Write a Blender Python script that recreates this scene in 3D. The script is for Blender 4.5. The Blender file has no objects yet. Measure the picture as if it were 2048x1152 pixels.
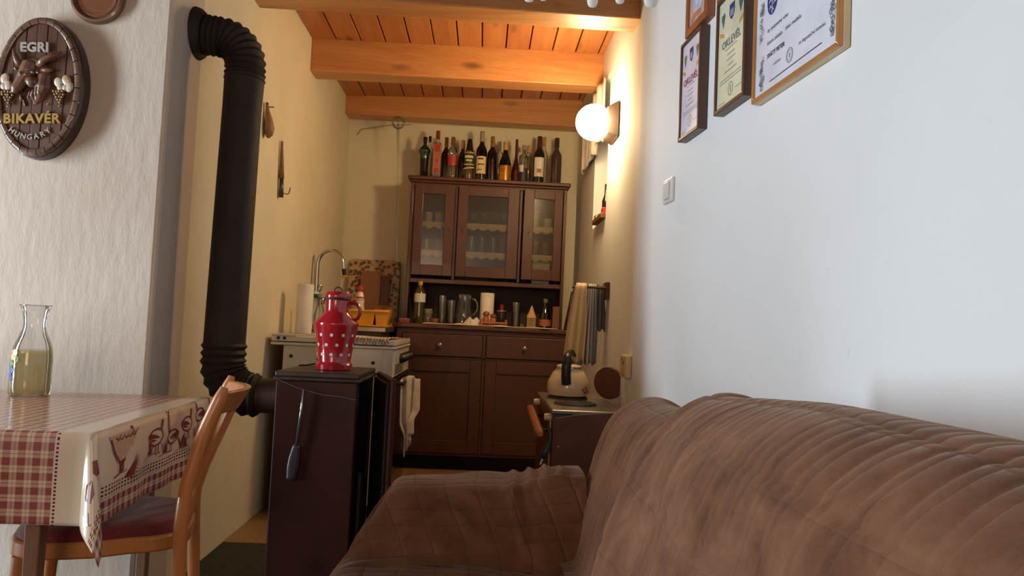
import bpy, math, random
from math import sin, cos, pi, radians, hypot, exp, sqrt
from mathutils import Matrix, Vector
random.seed(7)
SC = bpy.context.scene
COL = SC.collection

# ---------------------------------------------------------------- camera
cam_d = bpy.data.cameras.new('camera')
cam = bpy.data.objects.new('camera', cam_d); COL.objects.link(cam)
SC.camera = cam
cam_d.sensor_width = 36.0; cam_d.lens = 36.0 * 1480 / 2048; cam_d.clip_start = 0.02
YAW, PITCH, ROLL = radians(2.148), radians(2.963), radians(2.6)
f = Vector((sin(YAW) * cos(PITCH), cos(YAW) * cos(PITCH), sin(PITCH)))
r0 = Vector((cos(YAW), -sin(YAW), 0)); u0 = r0.cross(f)
R_ = r0 * cos(ROLL) + u0 * sin(ROLL); U_ = u0 * cos(ROLL) - r0 * sin(ROLL)
mw = Matrix((R_, U_, -f)).transposed().to_4x4(); mw.translation = (0, 0, 0.97)
cam.matrix_world = mw

# ---------------------------------------------------------------- world, lights, exposure
W = bpy.data.worlds.new('sky'); SC.world = W; W.use_nodes = True
W.node_tree.nodes['Background'].inputs[0].default_value = (0.62, 0.78, 1.0, 1)
W.node_tree.nodes['Background'].inputs[1].default_value = 0.6
def area(name, loc, rot, sx, sy, power, col):
    d = bpy.data.lights.new(name, 'AREA'); d.shape = 'RECTANGLE'; d.size = sx; d.size_y = sy
    d.energy = power; d.color = col
    o = bpy.data.objects.new(name, d); COL.objects.link(o); o.location = loc; o.rotation_euler = rot
    return o
# daylight in the open door of the left side plus a warm fill light added behind the photographer
area('door_daylight_upper', (-3.78, 1.30, 1.50), (0, radians(-90), 0), 1.0, 0.50, 52, (0.84, 0.92, 1.0))
area('door_daylight_lower', (-3.78, 1.30, 0.52), (0, radians(-90), 0), 0.95, 0.50, 58, (0.66, 0.83, 1.0))
area('rear_warm_fill', (-1.1, -2.46, 1.45), (radians(90), 0, 0), 1.1, 1.1, 17, (1.0, 0.62, 0.34))
LAMP_STRENGTH = 66.0
SC.view_settings.view_transform = 'Standard'; SC.view_settings.look = 'None'
SC.view_settings.exposure = 0.68; SC.view_settings.gamma = 1.0; SC.view_settings.use_curve_mapping = False
SC.cycles.use_denoising = True
SC.cycles.max_bounces = 8; SC.cycles.transparent_max_bounces = 24
SC.cycles.caustics_reflective = False; SC.cycles.caustics_refractive = False

# ---------------------------------------------------------------- colours, node helpers
def lin(c):
    c /= 255.0
    return c / 12.92 if c <= 0.04045 else ((c + 0.055) / 1.055) ** 2.4
def rgb(r, g, b): return (lin(r), lin(g), lin(b), 1)
class S:
    """a socket with arithmetic"""
    def __init__(s, nt, k): s.nt, s.k = nt, k
    def _m(s, op, *o):
        n = s.nt.nodes.new('ShaderNodeMath'); n.operation = op
        for i, v in enumerate((s,) + o):
            if isinstance(v, S): s.nt.links.new(v.k, n.inputs[i])
            else: n.inputs[i].default_value = v
        return S(s.nt, n.outputs[0])
    def __add__(s, o): return s._m('ADD', o)
    def __sub__(s, o): return s._m('SUBTRACT', o)
    def __mul__(s, o): return s._m('MULTIPLY', o)
    def __truediv__(s, o): return s._m('DIVIDE', o)
    def gt(s, o): return s._m('GREATER_THAN', o)
    def lt(s, o): return s._m('LESS_THAN', o)
    def sin(s): return s._m('SINE')
    def abs(s): return s._m('ABSOLUTE')
    def fr(s): return s._m('FRACT')
    def floor(s): return s._m('FLOOR')
    def pow(s, o): return s._m('POWER', o)
    def max(s, o): return s._m('MAXIMUM', o)
    def min(s, o): return s._m('MINIMUM', o)
def new_mat(name):
    m = bpy.data.materials.new(name); m.use_nodes = True
    nt = m.node_tree; return m, nt, nt.nodes['Principled BSDF']
def coords(nt, kind='Object', scale=(1, 1, 1)):
    t = nt.nodes.new('ShaderNodeTexCoord'); mp = nt.nodes.new('ShaderNodeMapping')
    nt.links.new(t.outputs[kind], mp.inputs[0]); mp.inputs['Scale'].default_value = scale
    return mp.outputs[0]
def noise(nt, vec, scale, detail=4, rough=0.55, dist=0):
    n = nt.nodes.new('ShaderNodeTexNoise'); nt.links.new(vec, n.inputs['Vector'])
    n.inputs['Scale'].default_value = scale; n.inputs['Detail'].default_value = detail
    n.inputs['Roughness'].default_value = rough; n.inputs['Distortion'].default_value = dist
    return S(nt, n.outputs['Fac'])
def mixc(nt, fac, a, b):
    n = nt.nodes.new('ShaderNodeMix'); n.data_type = 'RGBA'
    if isinstance(fac, S): nt.links.new(fac.k, n.inputs[0])
    else: n.inputs[0].default_value = fac
    for i, v in ((6, a), (7, b)):
        if isinstance(v, tuple): n.inputs[i].default_value = v
        else: nt.links.new(v, n.inputs[i])
    return n.outputs[2]
def ramp(nt, fac, stops):
    n = nt.nodes.new('ShaderNodeValToRGB'); nt.links.new(fac.k, n.inputs[0])
    e = n.color_ramp.elements
    while len(e) < len(stops): e.new(0.5)
    for i, (p, c) in enumerate(stops): e[i].position = p; e[i].color = c
    return n.outputs[0]
def fac_ramp(nt, fac, a, b):
    n = nt.nodes.new('ShaderNodeMapRange'); nt.links.new(fac.k, n.inputs[0])
    n.inputs[1].default_value = a; n.inputs[2].default_value = b
    return S(nt, n.outputs[0])
def bump(nt, p, h, strength, dist=0.01):
    n = nt.nodes.new('ShaderNodeBump'); n.inputs['Strength'].default_value = strength
    n.inputs['Distance'].default_value = dist
    nt.links.new(h.k, n.inputs['Height']); nt.links.new(n.outputs[0], p.inputs['Normal'])
MATS = {}
def M(name, c, rough=0.5, metal=0.0, c2=None, vs=8.0, vscale=(1, 1, 1), bs=0, bstr=0.2, coat=0, sheen=0, spec=0.5):
    if name in MATS: return MATS[name]
    m, nt, p = new_mat(name)
    p.inputs['Roughness'].default_value = rough; p.inputs['Metallic'].default_value = metal
    p.inputs['Coat Weight'].default_value = coat; p.inputs['Sheen Weight'].default_value = sheen
    p.inputs['Specular IOR Level'].default_value = spec
    v = coords(nt, 'Object', vscale)
    if c2 is None: c2 = tuple(x * 0.82 for x in c[:3]) + (1,)
    n = fac_ramp(nt, noise(nt, v, vs), 0.35, 0.7)
    nt.links.new(mixc(nt, n, c, c2), p.inputs['Base Color'])
    if bs: bump(nt, p, noise(nt, v, bs, 5), bstr)
    MATS[name] = m
    return m
def wood(name, c, c2, axis, rough=0.45, ring=14.0, knots=True, coat=0.1):
    """straight grain running along axis 0/1/2, with a few knots"""
    if name in MATS: return MATS[name]
    m, nt, p = new_mat(name)
    sc = [ring, ring, ring]; sc[axis] = ring * 0.06
    t = nt.nodes.new('ShaderNodeTexCoord'); oi = nt.nodes.new('ShaderNodeObjectInfo')
    cb = nt.nodes.new('ShaderNodeCombineXYZ')
    r = S(nt, oi.outputs['Random']) * 37.0
    for i in range(3): nt.links.new(r.k, cb.inputs[i])
    ad = nt.nodes.new('ShaderNodeVectorMath'); nt.links.new(t.outputs['Object'], ad.inputs[0]); nt.links.new(cb.outputs[0], ad.inputs[1])
    mp = nt.nodes.new('ShaderNodeMapping'); nt.links.new(ad.outputs[0], mp.inputs[0]); mp.inputs['Scale'].default_value = sc
    g = noise(nt, mp.outputs[0], 1.6, 6, 0.6, 0.6)
    fine = noise(nt, mp.outputs[0], 9.0, 3, 0.6, 0.2)
    gg = fac_ramp(nt, g * 0.75 + fine * 0.3, 0.35, 0.72)
    col = mixc(nt, gg, c, c2)
    tint = S(nt, oi.outputs['Random']) * 0.22
    col = mixc(nt, tint, col, c2)
    if knots:
        vo = nt.nodes.new('ShaderNodeTexVoronoi'); ks = [7.0, 7.0, 7.0]; ks[axis] = 2.2
        mk_ = nt.nodes.new('ShaderNodeMapping'); mk_.inputs['Scale'].default_value = ks
        nt.links.new(ad.outputs[0], mk_.inputs[0]); nt.links.new(mk_.outputs[0], vo.inputs['Vector'])
        vo.inputs['Scale'].default_value = 1.0
        k = S(nt, vo.outputs['Distance'])
        kk = fac_ramp(nt, k, 0.20, 0.07)
        col = mixc(nt, kk * 0.75, col, tuple(x * 0.25 for x in c2[:3]) + (1,))
    nt.links.new(col, p.inputs['Base Color'])
    p.inputs['Roughness'].default_value = rough; p.inputs['Coat Weight'].default_value = coat
    bump(nt, p, gg, 0.08, 0.004)
    MATS[name] = m
    return m
def glass(name, tint=(0.93, 0.95, 0.94, 1), gloss=0.05, diff=0.0, dcol=(0.8, 0.8, 0.8, 1), rough=0.03):
    """thin clear or tinted glass: tinted see-through, fresnel reflection and an optional milky share"""
    if name in MATS: return MATS[name]
    m, nt, p = new_mat(name); nt.nodes.remove(p)
    out = nt.nodes['Material Output']
    tr = nt.nodes.new('ShaderNodeBsdfTransparent'); tr.inputs[0].default_value = tint
    gl = nt.nodes.new('ShaderNodeBsdfGlossy'); gl.inputs['Roughness'].default_value = rough
    fr = nt.nodes.new('ShaderNodeFresnel'); fr.inputs[0].default_value = 1.45
    fac = S(nt, fr.outputs[0]) * 0.8 + gloss
    base = tr.outputs[0]
    if diff:
        df = nt.nodes.new('ShaderNodeBsdfDiffuse'); df.inputs[0].default_value = dcol
        mx = nt.nodes.new('ShaderNodeMixShader'); mx.inputs[0].default_value = diff
        nt.links.new(base, mx.inputs[1]); nt.links.new(df.outputs[0], mx.inputs[2]); base = mx.outputs[0]
    mx = nt.nodes.new('ShaderNodeMixShader'); nt.links.new(fac.k, mx.inputs[0])
    nt.links.new(base, mx.inputs[1]); nt.links.new(gl.outputs[0], mx.inputs[2])
    nt.links.new(mx.outputs[0], out.inputs[0])
    MATS[name] = m
    return m

# ---------------------------------------------------------------- geometry helpers
WL = {}
class G:
    def __init__(s): s.v, s.f, s.uv = [], [], None
    def add(s, vs, fs):
        o = len(s.v); s.v += [tuple(v) for v in vs]; s.f += [tuple(i + o for i in q) for q in fs]; return s
    def box(s, x0, x1, y0, y1, z0, z1):
        vs = [(x, y, z) for z in (z0, z1) for y in (y0, y1) for x in (x0, x1)]
        return s.add(vs, [(0, 2, 3, 1), (4, 5, 7, 6), (0, 1, 5, 4), (2, 6, 7, 3), (0, 4, 6, 2), (1, 3, 7, 5)])
    def hexa(s, b, t):
        """bottom and top rings of four points, counter-clockwise from above"""
        return s.add(list(b) + list(t), [(3, 2, 1, 0), (4, 5, 6, 7), (0, 1, 5, 4), (1, 2, 6, 5), (2, 3, 7, 6), (3, 0, 4, 7)])
    def prism(s, poly, fn, a, b):
        """poly of 2d points, fn(p, h) -> 3d point"""
        n = len(poly)
        vs = [fn(p, a) for p in poly] + [fn(p, b) for p in poly]
        fs = [tuple(range(n - 1, -1, -1)), tuple(range(n, 2 * n))]
        fs += [(i, (i + 1) % n, n + (i + 1) % n, n + i) for i in range(n)]
        return s.add(vs, fs)
    def lathe(s, c, prof, n=24, cap=True, sx=1.0, sy=1.0):
        vs, fs = [], []
        for r, z in prof:
            for i in range(n):
                a = 2 * pi * i / n; vs.append((c[0] + r * cos(a) * sx, c[1] + r * sin(a) * sy, c[2] + z))
        for j in range(len(prof) - 1):
            for i in range(n):
                k = (i + 1) % n; fs.append((j * n + i, j * n + k, (j + 1) * n + k, (j + 1) * n + i))
        if cap:
            fs.append(tuple(range(n - 1, -1, -1))); b = (len(prof) - 1) * n; fs.append(tuple(range(b, b + n)))
        return s.add(vs, fs)
    def tube(s, pts, r, n=10, cap=True, sq=1.0):
        pts = [Vector(p) for p in pts]; m = len(pts)
        rs = r if isinstance(r, (list, tuple)) else [r] * m
        vs, fs = [], []; prev = None
        for i, p in enumerate(pts):
            t = (pts[min(i + 1, m - 1)] - pts[max(i - 1, 0)]).normalized()
            if prev is None:
                a = Vector((0, 0, 1)) if abs(t.z) < 0.9 else Vector((1, 0, 0)); e1 = t.cross(a).normalized()
            else:
                e1 = (prev - t * prev.dot(t)).normalized()
            e2 = t.cross(e1); prev = e1
            for k in range(n):
                a = 2 * pi * k / n; vs.append(p + e1 * rs[i] * cos(a) + e2 * rs[i] * sin(a) * sq)
        for j in range(m - 1):
            for i in range(n):
                k = (i + 1) % n; fs.append((j * n + i, j * n + k, (j + 1) * n + k, (j + 1) * n + i))
        if cap:
            fs.append(tuple(range(n - 1, -1, -1))); b = (m - 1) * n; fs.append(tuple(range(b, b + n)))
        return s.add(vs, fs)
    def sphere(s, c, r, nu=16, nv=10, rot=None):
        if not isinstance(r, (list, tuple)): r = (r, r, r)
        vs, fs = [], []; c = Vector(c)
        def P(u, v):
            q = Vector((r[0] * cos(u) * sin(v), r[1] * sin(u) * sin(v), r[2] * cos(v)))
            return c + (rot @ q if rot else q)
        vs.append(P(0, 0))
        for j in range(1, nv):
            for i in range(nu): vs.append(P(2 * pi * i / nu, pi * j / nv))
        vs.append(P(0, pi)); last = len(vs) - 1
        for i in range(nu):
            k = (i + 1) % nu
            fs.append((0, 1 + i, 1 + k))
            for j in range(nv - 2): fs.append((1 + j * nu + i, 1 + (j + 1) * nu + i, 1 + (j + 1) * nu + k, 1 + j * nu + k))
            fs.append((1 + (nv - 2) * nu + i, last, 1 + (nv - 2) * nu + k))
        return s.add(vs, fs)
    def grid(s, fn, us, vs_, uvfn=None):
        nu, nv = len(us), len(vs_)
        s.uv = s.uv or []
        base = len(s.v)
        pts = [fn(u, v) for v in vs_ for u in us]
        s.add(pts, [(j * nu + i, j * nu + i + 1, (j + 1) * nu + i + 1, (j + 1) * nu + i) for j in range(nv - 1) for i in range(nu - 1)])
        s.uv += [(uvfn(u, v) if uvfn else (u, v)) for v in vs_ for u in us]
        return s
    def stroke(s, pts, w, fn):
        """flat 2d brush stroke mapped by fn((a,b)) -> 3d"""
        m = len(pts); ws = w if isinstance(w, (list, tuple)) else [w] * m
        L, Rr = [], []
        for i, p in enumerate(pts):
            a, b = pts[max(i - 1, 0)], pts[min(i + 1, m - 1)]
            dx, dy = b[0] - a[0], b[1] - a[1]; l = hypot(dx, dy) or 1
            nx, ny = -dy / l * ws[i] / 2, dx / l * ws[i] / 2
            L.append((p[0] + nx, p[1] + ny)); Rr.append((p[0] - nx, p[1] - ny))
        vs = [fn(q) for q in L] + [fn(q) for q in Rr]
        return s.add(vs, [(i, m + i, m + i + 1, i + 1) for i in range(m - 1)])
    def flat(s, poly, fn): return s.add([fn(p) for p in poly], [tuple(range(len(poly)))])
    def ellipse(s, c, rx, ry, fn, n=20): return s.flat([(c[0] + rx * cos(2 * pi * i / n), c[1] + ry * sin(2 * pi * i / n)) for i in range(n)], fn)
    def xform(s, mat, start=0):
        for i in range(start, len(s.v)): s.v[i] = tuple(mat @ Vector(s.v[i]))
        return s
def mk(name, g, mat, parent=None, loc=None, smooth=None, bevel=0, seg=2, solid=0, sub=0, label=None, cat=None, group=None, kind=None):
    me = bpy.data.meshes.new(name)
    off = Vector(WL[parent.name]) if parent else Vector(loc or (0, 0, 0))
    me.from_pydata([tuple(Vector(v) - off) for v in g.v], [], g.f); me.validate(); me.update()
    if g.uv and len(g.uv) == len(me.vertices):
        ul = me.uv_layers.new(name='UVMap')
        for l in me.loops: ul.data[l.index].uv = g.uv[l.vertex_index]
    me.materials.append(mat)
    if smooth is not None:
        for p in me.polygons: p.use_smooth = True
        if smooth: me.set_sharp_from_angle(angle=radians(smooth))
    o = bpy.data.objects.new(name, me); COL.objects.link(o)
    if parent: o.parent = parent
    else: o.location = off
    WL[o.name] = tuple(off)
    if bevel:
        b = o.modifiers.new('bevel', 'BEVEL'); b.width = bevel; b.segments = seg; b.limit_method = 'ANGLE'; b.angle_limit = radians(40)
    if solid:
        b = o.modifiers.new('solid', 'SOLIDIFY'); b.thickness = solid; b.offset = 0
    if sub:
        b = o.modifiers.new('sub', 'SUBSURF'); b.levels = sub; b.render_levels = sub
    if label: o['label'] = label
    if cat: o['category'] = cat
    if group: o['group'] = group
    if kind: o['kind'] = kind
    return o
def thing(name, label, cat, loc, group=None):
    o = bpy.data.objects.new(name, None); COL.objects.link(o); o.location = loc; o.empty_display_size = 0.05
    o['label'] = label; o['category'] = cat
    if group: o['group'] = group
    WL[o.name] = tuple(loc)
    return o
def text_mesh(txt, size, fn_mat, depth=0.0, align='CENTER', bold=0.0, spacing=1.0):
    """lettering turned into a mesh; fn_mat is the 4x4 placing matrix"""
    c = bpy.data.curves.new('lettering', 'FONT'); c.body = txt; c.size = size; c.extrude = depth
    c.align_x = align; c.align_y = 'CENTER'; c.offset = bold; c.space_character = spacing; c.resolution_u = 3
    o = bpy.data.objects.new('lettering_source', c); COL.objects.link(o)
    dg = bpy.context.evaluated_depsgraph_get()
    me = bpy.data.meshes.new_from_object(o.evaluated_get(dg))
    g = G(); g.add([fn_mat @ v.co for v in me.vertices], [tuple(p.vertices) for p in me.polygons])
    bpy.data.objects.remove(o); bpy.data.curves.remove(c); bpy.data.meshes.remove(me)
    return g
def sstep(x, a, b):
    t = min(1, max(0, (x - a) / (b - a))); return t * t * (3 - 2 * t)
def rng(a, b, n): return [a + (b - a) * i / (n - 1) for i in range(n)]
def spline(pts, n):
    out = []
    for k in range(n):
        t = k / (n - 1) * (len(pts) - 1); i = min(int(t), len(pts) - 2); w = t - i
        p0, p1, p2, p3 = (pts[max(0, min(len(pts) - 1, i + q))] for q in (-1, 0, 1, 2))
        out.append(tuple(.5 * (2 * p1[c] + (p2[c] - p0[c]) * w + (2 * p0[c] - 5 * p1[c] + 4 * p2[c] - p3[c]) * w * w + (3 * p1[c] - p0[c] - 3 * p2[c] + p3[c]) * w ** 3) for c in (0, 1)))
    return out
def arc(c, r, a0, a1, n, fn): return [fn(c[0] + r * cos(a), c[1] + r * sin(a)) for a in rng(radians(a0), radians(a1), n)]

# ---------------------------------------------------------------- the room shell
XL, XR, YB, YP = -1.06, 0.66, 5.50, 2.42     # kitchen left / right wall, back wall, wall of the plaque
BEND, SL = 3.23, 0.0676
def wall_x(y):                                 # inner face of the right wall
    return XR + SL * (BEND - y) if y < BEND else XR
def plaster(name, c, c2, streak=False, grime=0.25, bstr=0.35):
    m, nt, p = new_mat(name); p.inputs['Roughness'].default_value = 0.85; p.inputs['Specular IOR Level'].default_value = 0.25
    v = coords(nt)
    big = fac_ramp(nt, noise(nt, v, 1.7, 5, 0.6), 0.42, 0.75)
    col = mixc(nt, big * 0.55, c, c2)
    sp = fac_ramp(nt, noise(nt, v, 34, 2, 0.5), 0.735, 0.79)
    col = mixc(nt, sp * grime, col, rgb(120, 105, 85))
    nt.links.new(col, p.inputs['Base Color'])
    vs = coords(nt, 'Object', (1, 1, 0.35) if streak else (1, 1, 1))
    h = noise(nt, vs, 34 if streak else 22, 6, 0.6) * 0.8 + noise(nt, v, 6, 3) * 0.6
    bump(nt, p, h, bstr, 0.012)
    return m
M_kitchen = plaster('plaster_kitchen', rgb(224, 213, 184), rgb(204, 189, 152), bstr=0.3)
M_right = plaster('plaster_right', rgb(226, 226, 224), rgb(218, 217, 213), bstr=0.10, grime=0.1)
M_front = plaster('plaster_brushed', rgb(200, 185, 168), rgb(186, 168, 148), streak=True, bstr=0.32, grime=0.05)
def struct(name, g, mat, **k): return mk(name, g, mat, kind='structure', **k)
g = G().box(XL - 0.3, XL, YP + 0.25, YB, -0.05, 2.9)
wl = struct('wall_left', g, M_kitchen)
g = G().box(XL - 0.3, XR + 0.5, YB, YB + 0.25, -0.05, 2.9)
struct('wall_back', g, M_kitchen)
# plaque wall: its kitchen edge is slightly rounded
g = G().prism([(-3.9, YP), (XL - 0.014, YP), (XL - 0.004, YP + 0.004), (XL, YP + 0.014), (XL, YP + 0.25), (-3.9, YP + 0.25)], lambda p, h: (p[0], p[1], h), -0.05, 2.9)
struct('wall_front', g, M_front)
# right wall: bends softly at the kitchen, deep window niche behind the lamp
NY0, NY1, NZ0, NZ1, ND = 4.10, 4.60, 1.60, 2.44, 0.30
def fnz(p, h): return (p[0], p[1], h)
inner = [(wall_x(-2.6), -2.6), (wall_x(BEND - 0.10), BEND - 0.10), (wall_x(BEND - 0.05) - 0.001, BEND - 0.05), (XR - 0.0005, BEND), (XR, BEND + 0.06), (XR, NY0)]
g = G().prism([(1.6, -2.6)] + [(1.6, NY0)] + inner[::-1], fnz, -0.05, 2.9)
g.box(XR, 1.6, NY0, NY1, -0.05, NZ0).box(XR, 1.6, NY0, NY1, NZ1, 2.9).box(XR + ND, 1.6, NY0, NY1, NZ0, NZ1).box(XR, 1.6, NY1, YB + 0.2, -0.05, 2.9)
struct('wall_right', g, M_right)
# the room around the photographer, with openings for the area lights
g = G().box(-4.0, -3.8, -2.6, 1.03, 0, 2.9).box(-4.0, -3.8, 1.57, YP + 0.2, 0, 2.9).box(-4.0, -3.8, 1.03, 1.57, 2.02, 2.9)
struct('wall_side', g, M_right)
g = G().box(-4.0, -1.68, -2.7, -2.5, 0, 2.9).box(-0.52, 1.6, -2.7, -2.5, 0, 2.9).box(-1.68, -0.52, -2.7, -2.5, 0, 0.88).box(-1.68, -0.52, -2.7, -2.5, 2.02, 2.9)
struct('wall_rear', g, M_right)
M_white = M('white_paint', rgb(225, 225, 220), 0.4)
g = G().box(-3.84, -3.79, 1.03, 1.05, 0, 2.02).box(-3.84, -3.79, 1.55, 1.57, 0, 2.02).box(-3.84, -3.79, 1.03, 1.57, 2.0, 2.02)
struct('door_1', g, M_white)
g = G()
for x in (-1.68, -1.12, -0.54): g.box(x, x + 0.03, -2.56, -2.49, 0.88, 2.02)
g.box(-1.68, -0.52, -2.56, -2.49, 0.88, 0.91).box(-1.68, -0.52, -2.56, -2.49, 1.99, 2.02)
struct('window_1', g, M_white)
# floor: tan linoleum boards, dark green carpet in front
M_lino = wood('linoleum', rgb(164, 130, 84), rgb(134, 102, 62), 1, 0.45, 9, False, 0.05)
g = G().box(-4.0, 1.6, -2.7, YB + 0.2, -0.06, 0.0)
struct('floor', g, M_lino)
M_carpet = M('carpet_green', rgb(58, 62, 50), 0.95, 0, rgb(40, 42, 34), 90, bs=240, bstr=0.5)
g = G().box(-1.05, 0.68, -2.4, 3.22, 0.0, 0.007).box(-3.7, -1.05, -2.4, 2.4, 0.0, 0.007)
mk('carpet', g, M_carpet, loc=(0, 1, 0), label='dark green short pile carpet around the brown heating stove', cat='carpet')

# ceiling: boards between three heavy beams
M_plank = wood('pine_board', rgb(192, 126, 74), rgb(152, 84, 44), 1, 0.4, 12)
M_beam = wood('pine_beam', rgb(208, 152, 96), rgb(176, 110, 58), 0, 0.4, 9)
M_gap = M('board_gap', rgb(70, 38, 20), 0.8)
def ceil_z(x): return 2.575 + (x + 1.06) * 0.040
g = G().hexa([(-4.0, -2.7, 2.60), (1.6, -2.7, 2.70), (1.6, YB + .2, 2.70), (-4.0, YB + .2, 2.60)], [(-4.0, -2.7, 2.9), (1.6, -2.7, 2.9), (1.6, YB + .2, 2.9), (-4.0, YB + .2, 2.9)])
ceiling = struct('ceiling', g, M_gap)
x = XL
pw = 0.1405
k = 0
while x < XR - 0.005:
    x1 = min(x + pw - 0.007, XR + 0.0)
    za, zb = ceil_z(x), ceil_z(x1)
    g = G().hexa([(x, 3.0, za), (x1, 3.0, zb), (x1, YB, zb), (x, YB, za)], [(x, 3.0, za + 0.05), (x1, 3.0, zb + 0.05), (x1, YB, zb + 0.05), (x, YB, za + 0.05)])
    mk('plank', g, M_plank, ceiling, bevel=0.003, seg=1)
    x += pw; k += 1
def beam(label, pl, pr, w, h):
    (y0, z0), (y1, z1) = pl, pr
    b = [(XL, y0, z0), (XR + 0.02, y1, z1), (XR + 0.02, y1 + w, z1), (XL, y0 + w, z0)]
    t = [(p[0], p[1], ceil_z(p[0]) + 0.01) for p in b]
    return mk('ceiling_beam', G().hexa(b, t), M_beam, loc=((XL + XR) / 2, (y0 + y1) / 2, (z0 + z1) / 2), bevel=0.006, label=label, cat='beam', group='ceiling beams of the kitchen')
beam('thick pine ceiling beam nearest the camera, cut off by the top of the photo', (3.12, 2.338), (3.32, 2.412), 0.165, 0.2)
beam('middle pine ceiling beam, brightly lit by the globe lamp', (4.235, 2.387), (4.39, 2.445), 0.155, 0.2)
beam('farthest pine ceiling beam against the back wall above the bottles', (5.30, 2.447), (5.32, 2.447), 0.15, 0.2)
# crack and cable on the walls
M_dark = M('dark_iron', rgb(38, 30, 28), 0.6, 0.2)
g = G().tube([(-1.0, 5.495, 2.34), (-0.97, 5.492, 2.385), (-0.85, 5.49, 2.41), (-0.74, 5.49, 2.43), (-0.6, 5.49, 2.44)], 0.0035, 6)
mk('cable', g, M('cable_brown', rgb(176, 148, 112), 0.6), loc=(-0.85, 5.49, 2.40), label='thin old cable running along the back wall under the beam', cat='cable')

# ---------------------------------------------------------------- globe lamp on the right wall
lampt = thing('wall_lamp', 'lit round white globe lamp mounted on the right wall', 'lamp', (XR, 3.86, 2.07))
g = G().hexa([(0.655, 3.75, 1.975), (0.655, 3.97, 1.975), (0.60, 3.93, 2.0), (0.60, 3.79, 2.0)][::-1], [(0.655, 3.75, 2.165), (0.655, 3.97, 2.165), (0.60, 3.93, 2.14), (0.60, 3.79, 2.14)][::-1])
mk('base', g, M('lamp_base', rgb(78, 56, 40), 0.5), lampt, bevel=0.004)
mk('collar', G().tube([(0.60, 3.86, 2.07), (0.645, 3.86, 2.07)], 0.05, 16), M_dark, lampt, smooth=40)
m, nt, p = new_mat('lit_globe')
p.inputs['Base Color'].default_value = (1, 0.9, 0.75, 1)
p.inputs['Emission Color'].default_value = (1.0, 0.74, 0.39, 1); p.inputs['Emission Strength'].default_value = LAMP_STRENGTH
mk('globe', G().sphere((0.538, 3.86, 2.07), 0.095, 28, 16), m, lampt, smooth=0)

# window niche: sill, curtain, odds and ends
g = G().box(0.632, 0.95, NY0 + 0.006, NY0 + .33, NZ0 + 0.001, NZ0 + 0.03)
mk('window_sill', g, M('sill_wood', rgb(120, 74, 44), 0.5), loc=(0.7, 4.5, NZ0), bevel=0.004, label='narrow brown wooden sill sticking out of the niche behind the lamp', cat='sill')
M_lace = M('lace_white', rgb(230, 222, 212), 0.9, bs=120, bstr=0.3)
def curtain(u, v):
    y = 4.15 + u * 0.82
    zb = 2.02 + 0.035 * abs(sin(u * 9.5)) - 0.05 * (u - 0.5)
    return (0.630 + 0.013 * sin(u * 26) + 0.006 * sin(u * 61), y, 2.42 + (zb - 2.42) * v)
mk('niche_curtain', G().grid(curtain, rng(0, 1, 60), rng(0, 1, 14)), M_lace, loc=(0.63, 4.5, 2.0), smooth=0, solid=0.003, label='short white lace curtain hanging before the niche below the globe lamp', cat='curtain')
bt = thing('small_bottle', 'small dark bottle with yellow band standing on the niche sill', 'bottle', (0.69, 4.30, NZ0 + 0.03))
mk('body', G().lathe((0.69, 4.30, NZ0 + 0.03), [(0.02, 0), (0.022, 0.01), (0.022, 0.10), (0.009, 0.14), (0.009, 0.2)], 16), M('dark_glass', rgb(34, 26, 20), 0.15), bt, smooth=40)
mk('band', G().lathe((0.69, 4.30, NZ0 + 0.03), [(0.0228, 0.015), (0.0228, 0.045)], 16, cap=False), M('yellow_label', rgb(215, 170, 40), 0.5), bt, smooth=40)
g = G().box(0.645, 0.72, 4.12, 4.18, NZ0 + 0.03, NZ0 + 0.065)
mk('red_packet', g, M('packet_red', rgb(190, 40, 50), 0.4), loc=(0.65, 4.22, NZ0 + 0.03), bevel=0.004, label='small red packet lying at the front of the niche sill', cat='packet')
g = G()
for i in range(4): g.box(0.640 + i * 0.016, 0.651 + i * 0.016, 4.34, 4.42, NZ0 + 0.03, NZ0 + 0.055 + 0.006 * (i % 2))
mk('clothes_pegs', g, M('peg_wood', rgb(200, 160, 100), 0.6), loc=(0.63, 4.36, NZ0 + 0.03), bevel=0.002, label='few wooden clothes pegs lying on the niche sill', cat='pegs')

# socket and switch
g0 = thing('wall_socket', 'yellowed double wall socket low on the kitchen wall beside the hotplate', 'socket', (XR, 3.30, 0.765))
mk('plate', G().box(XR - 0.024, XR - 0.001, 3.22, 3.38, 0.765, 0.865), M('old_plastic', rgb(222, 196, 150), 0.4), g0, bevel=0.006)
for z in (0.79, 0.842): mk('outlet', G().tube([(XR - 0.024, 3.30, z), (XR - 0.030, 3.30, z)], 0.02, 16), M('old_plastic_dark', rgb(190, 162, 118), 0.4), g0, smooth=40)
def wm(y, z, off=0.0):
    """frame of the front part of the right wall: x along the wall to the viewer's right, y up, z into the room"""
    n = sqrt(1 + SL * SL); ex = Vector((SL, -1, 0)) / n; ez = Vector((-1, -SL, 0)) / n
    m = Matrix((ex, Vector((0, 0, 1)), ez)).transposed().to_4x4(); m.translation = Vector((wall_x(y), y, z)) + ez * off
    return m
def wbox(g, m, x0, x1, y0, y1, z0, z1):
    s = len(g.v); g.box(x0, x1, y0, y1, z0, z1); g.xform(m, s); return g
ms = wm(2.775, 1.512)
sw = thing('light_switch', 'white square light switch on the right wall below the certificates', 'switch', ms.translation)
mk('plate', wbox(G(), ms, -0.055, 0.055, -0.046, 0.046, 0, 0.012), M('switch_white', rgb(226, 222, 214), 0.35), sw, bevel=0.004)
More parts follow.
